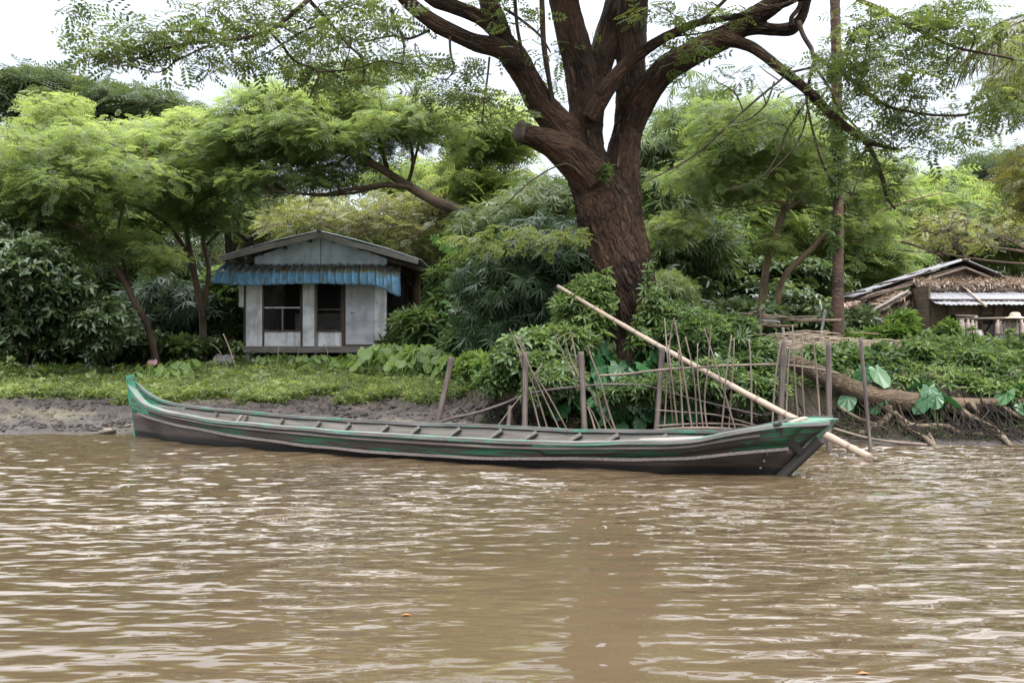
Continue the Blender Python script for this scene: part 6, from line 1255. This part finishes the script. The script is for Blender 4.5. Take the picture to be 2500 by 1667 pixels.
banana('banana plant with torn leaves fanning out right of the house wall', 1120, 23, [((-1, -.2, .25), .3, 1.5, .2, 1.0, 1.25), ((-1, .1, .9), .5, 1.3, .2, 1.9, 1.3), ((-1, .0, -.05), .4, 1.1, .18, 1.2, .9), ((-.4, .5, 1), .2, 1.2, .2, 1, 1.3), ((.6, -.3, 1), .2, 1.2, .2, 1, 1.3), ((-1, -.5, -.3), .2, 1.1, .17, .8, .7)])
banana('tall banana plant behind the house, two leaf tips above the left roof slope', 755, 31, [((-.35, 0, 1), 1.2, 1.8, .28, .25, 2.6), ((.0, .1, 1), 1.3, 1.5, .22, .25, 2.7), ((.7, .3, .8), .6, 1.5, .25, 1, 2.5)])
banana('tall banana plant behind the house, one upright leaf above the right roof slope', 838, 31, [((.06, 0, 1), 1.4, 1.9, .26, .15, 2.5), ((-.8, .3, .7), .5, 1.4, .25, 1, 2.3), ((.9, .2, .6), .5, 1.6, .25, .9, 2.2)])
banana('banana plant half hidden by the bamboo clump top', 1170, 23, [((-.8, -.1, .8), .9, 1.3, .22, .5, 2.5), ((.4, .2, 1), .8, 1.3, .2, .5, 2.5)])
# upright herbs at the foot of the trunk
def herb(label, px, py0, py1, d, n, size, mat='shrub'):
    b_ = W(px, py0, d); T = Tree('tall_herb', label, 'plant', b_, 'tall herbs at the foot of the big tree'); T.limb([(px, py0, 1.6), (px+random.uniform(-8, 8), (py0+py1)/2, 1.3), (px+random.uniform(-8, 8), py1, .9)], d)
    for i in range(n):
        u = (i+.5)/n; c = W(px+random.uniform(-3, 3), py0+(py1-py0)*u, d); T.pad(c, .05+.10*(1-u), 5, TW[:1]+TN[:1], size*(1.2-.7*u), con=False, twigs=0, up=.4, vv=(.6, .2))
    return T.build(mat, 'stem', 'foliage')
for px, y0, y1, d, n, sz, lab in ((1483, 800, 652, 15.5, 9, .16, 'tall herb standing alone in front of the trunk left side'), (1582, 830, 640, 15.6, 13, .18, 'tallest herb climbing up the right side of the trunk base'), (1607, 840, 700, 15.5, 10, .17, 'leafy herb right beside the tallest herb'), (1560, 850, 770, 15.3, 7, .17, 'shorter herb in front of the trunk base'), (1408, 790, 665, 15.6, 8, .15, 'slim herb with a pale flower tip left of the trunk'), (1640, 850, 750, 15.4, 9, .2, 'bushy herb above the left fence stakes'), (1670, 850, 770, 15.6, 8, .2, 'herb with yellowish top leaves behind the left fence stakes'), (1735, 850, 755, 15.8, 9, .2, 'yellow green topped herb left of the log rack'), (1450, 820, 700, 15.4, 9, .18, 'herb beside the broad leaves left of the trunk')): herb(lab, px, y0, y1, d, n, sz)
for i, (px, hh) in enumerate(((2215, 60), (2262, 85), (2330, 70), (2375, 95), (2420, 65), (2462, 90), (2150, 55), (2495, 75), (1985, 50), (2070, 60))):
    herb(('tall weed sticking up from the right bank before the hut', 'tall weed on the bank left of the hut front')[px < 2240], px, 890, 890-hh, 14.9, 6, .17, 'shrub')
# dry stalks before the house
for pts, r_, lab in (([(590, 935), (575, 895), (560, 850), (545, 815)], 1.5, 'orange brown dead stalk bent over left of the house'), ([(673, 925), (677, 880), (681, 842)], .9, 'thin pale dry stalk in front of the first window'), ([(722, 880), (730, 855), (728, 830)], .7, 'short dry stalk in front of the middle wall panel'), ([(795, 890), (800, 860), (790, 840)], .7, 'dry twig in front of the second window panel'), ([(560, 915), (548, 880), (530, 850), (512, 838)], .8, 'curled dry stalk over the grey sheet')):
    mb = MB(); mb.tube([W(x, y, 21.5) for x, y in pts], r_*21.5/F*1.1, 5, res=5); thing_mb('dry_stalk', mb, M['cane'], lab, 'stalk', W(*pts[0], 21.5), 'dry stalks near the white house')
# ground cover: low weeds on the grassy bank, behind and on the right bank
def scatter(n, fx, fy, zmin, tms, size, mat, label, name, up=.5, vv=(.5, .22), dens=None, hz=.1):
    x = fx(n); y = fy(n, x); z = ground_z(x, y); p = np.c_[x, y]; ok = z > zmin+.06*wn(p, .6, 31); 
    if dens is not None: ok &= dens(p)
    x, y, z = x[ok], y[ok], z[ok]; n = len(x); lv = Leaves(); which = RNG.integers(0, len(tms), n); a = RNG.uniform(0, 6.28, n); pos = np.c_[x, y, z+RNG.random(n)*hz]
    d = np.c_[np.cos(a), np.sin(a), np.zeros(n)]+RNG.normal(0, .2, (n, 3)); u = np.tile([0, -.15, 1.], (n, 1))+RNG.normal(0, up, (n, 3)); v = np.clip(vv[0]+.12*wn(np.c_[x, y], .5, 33)+RNG.normal(0, vv[1], n), 0, 1)
    for k in range(len(tms)): q = which == k; lv.add(tms[k], pos[q], d[q], u[q], size*RNG.uniform(.5, 1.3, q.sum()), v[q])
    return tag(lv.build(name, L_[mat] if isinstance(mat, str) else mat), label, 'ground cover', kind='stuff')
fxl = lambda n: RNG.uniform(-13, .6, n)
scatter(38000, fxl, lambda n, x: 17.0+RNG.random(n)**1.2*8.5, .315, TN, .105, 'weed', 'dense low leafy weeds covering the bank in front of the white house', 'ground_weeds', hz=.22, up=.9)
scatter(3600, fxl, lambda n, x: 18+RNG.random(n)**.7*7.5, .34, TW, .17, 'weed', 'taller broad leaved weeds in ragged clumps on the left bank', 'tall_weeds', hz=.34, up=.8, vv=(.35, .25), dens=lambda p: wn(p, .35, 71)+.6*wn(p, 1.0, 72) > .1)
scatter(1500, fxl, lambda n, x: 17.2+RNG.random(n)*8, .34, TG, .22, 'weed', 'grass blades growing among the low weeds on the left bank', 'grass', up=.2, vv=(.6, .25))
scatter(1500, fxl, lambda n, x: 15.2+RNG.random(n)*3, .10, TN, .05, 'weed', 'sparse seedlings dotted over the upper mud', 'seedlings', hz=.01, vv=(.3, .2), dens=lambda p: wn(p, .5, 40) > .9)
scatter(9000, lambda n: RNG.uniform(-26, 24, n), lambda n, x: 24+RNG.random(n)*16, .3, TW, .17, 'shrub', 'shaded leafy ground cover under the forest trees', 'forest_floor_plants', hz=.25)
scatter(9000, lambda n: RNG.uniform(.0, 12, n), lambda n, x: shore(x)+1.25+RNG.random(n)**1.3*6, .6, TN, .13, 'shrub', 'low mixed weeds on top of the right bank', 'bank_weeds', hz=.12)
scatter(900, lambda n: RNG.uniform(-.5, 9, n), lambda n, x: shore(x)+.3+RNG.random(n)*.8, .02, TN, .10, 'shrub', 'scattered green sprouts on the dark bank face', 'bank_sprouts', hz=.05)
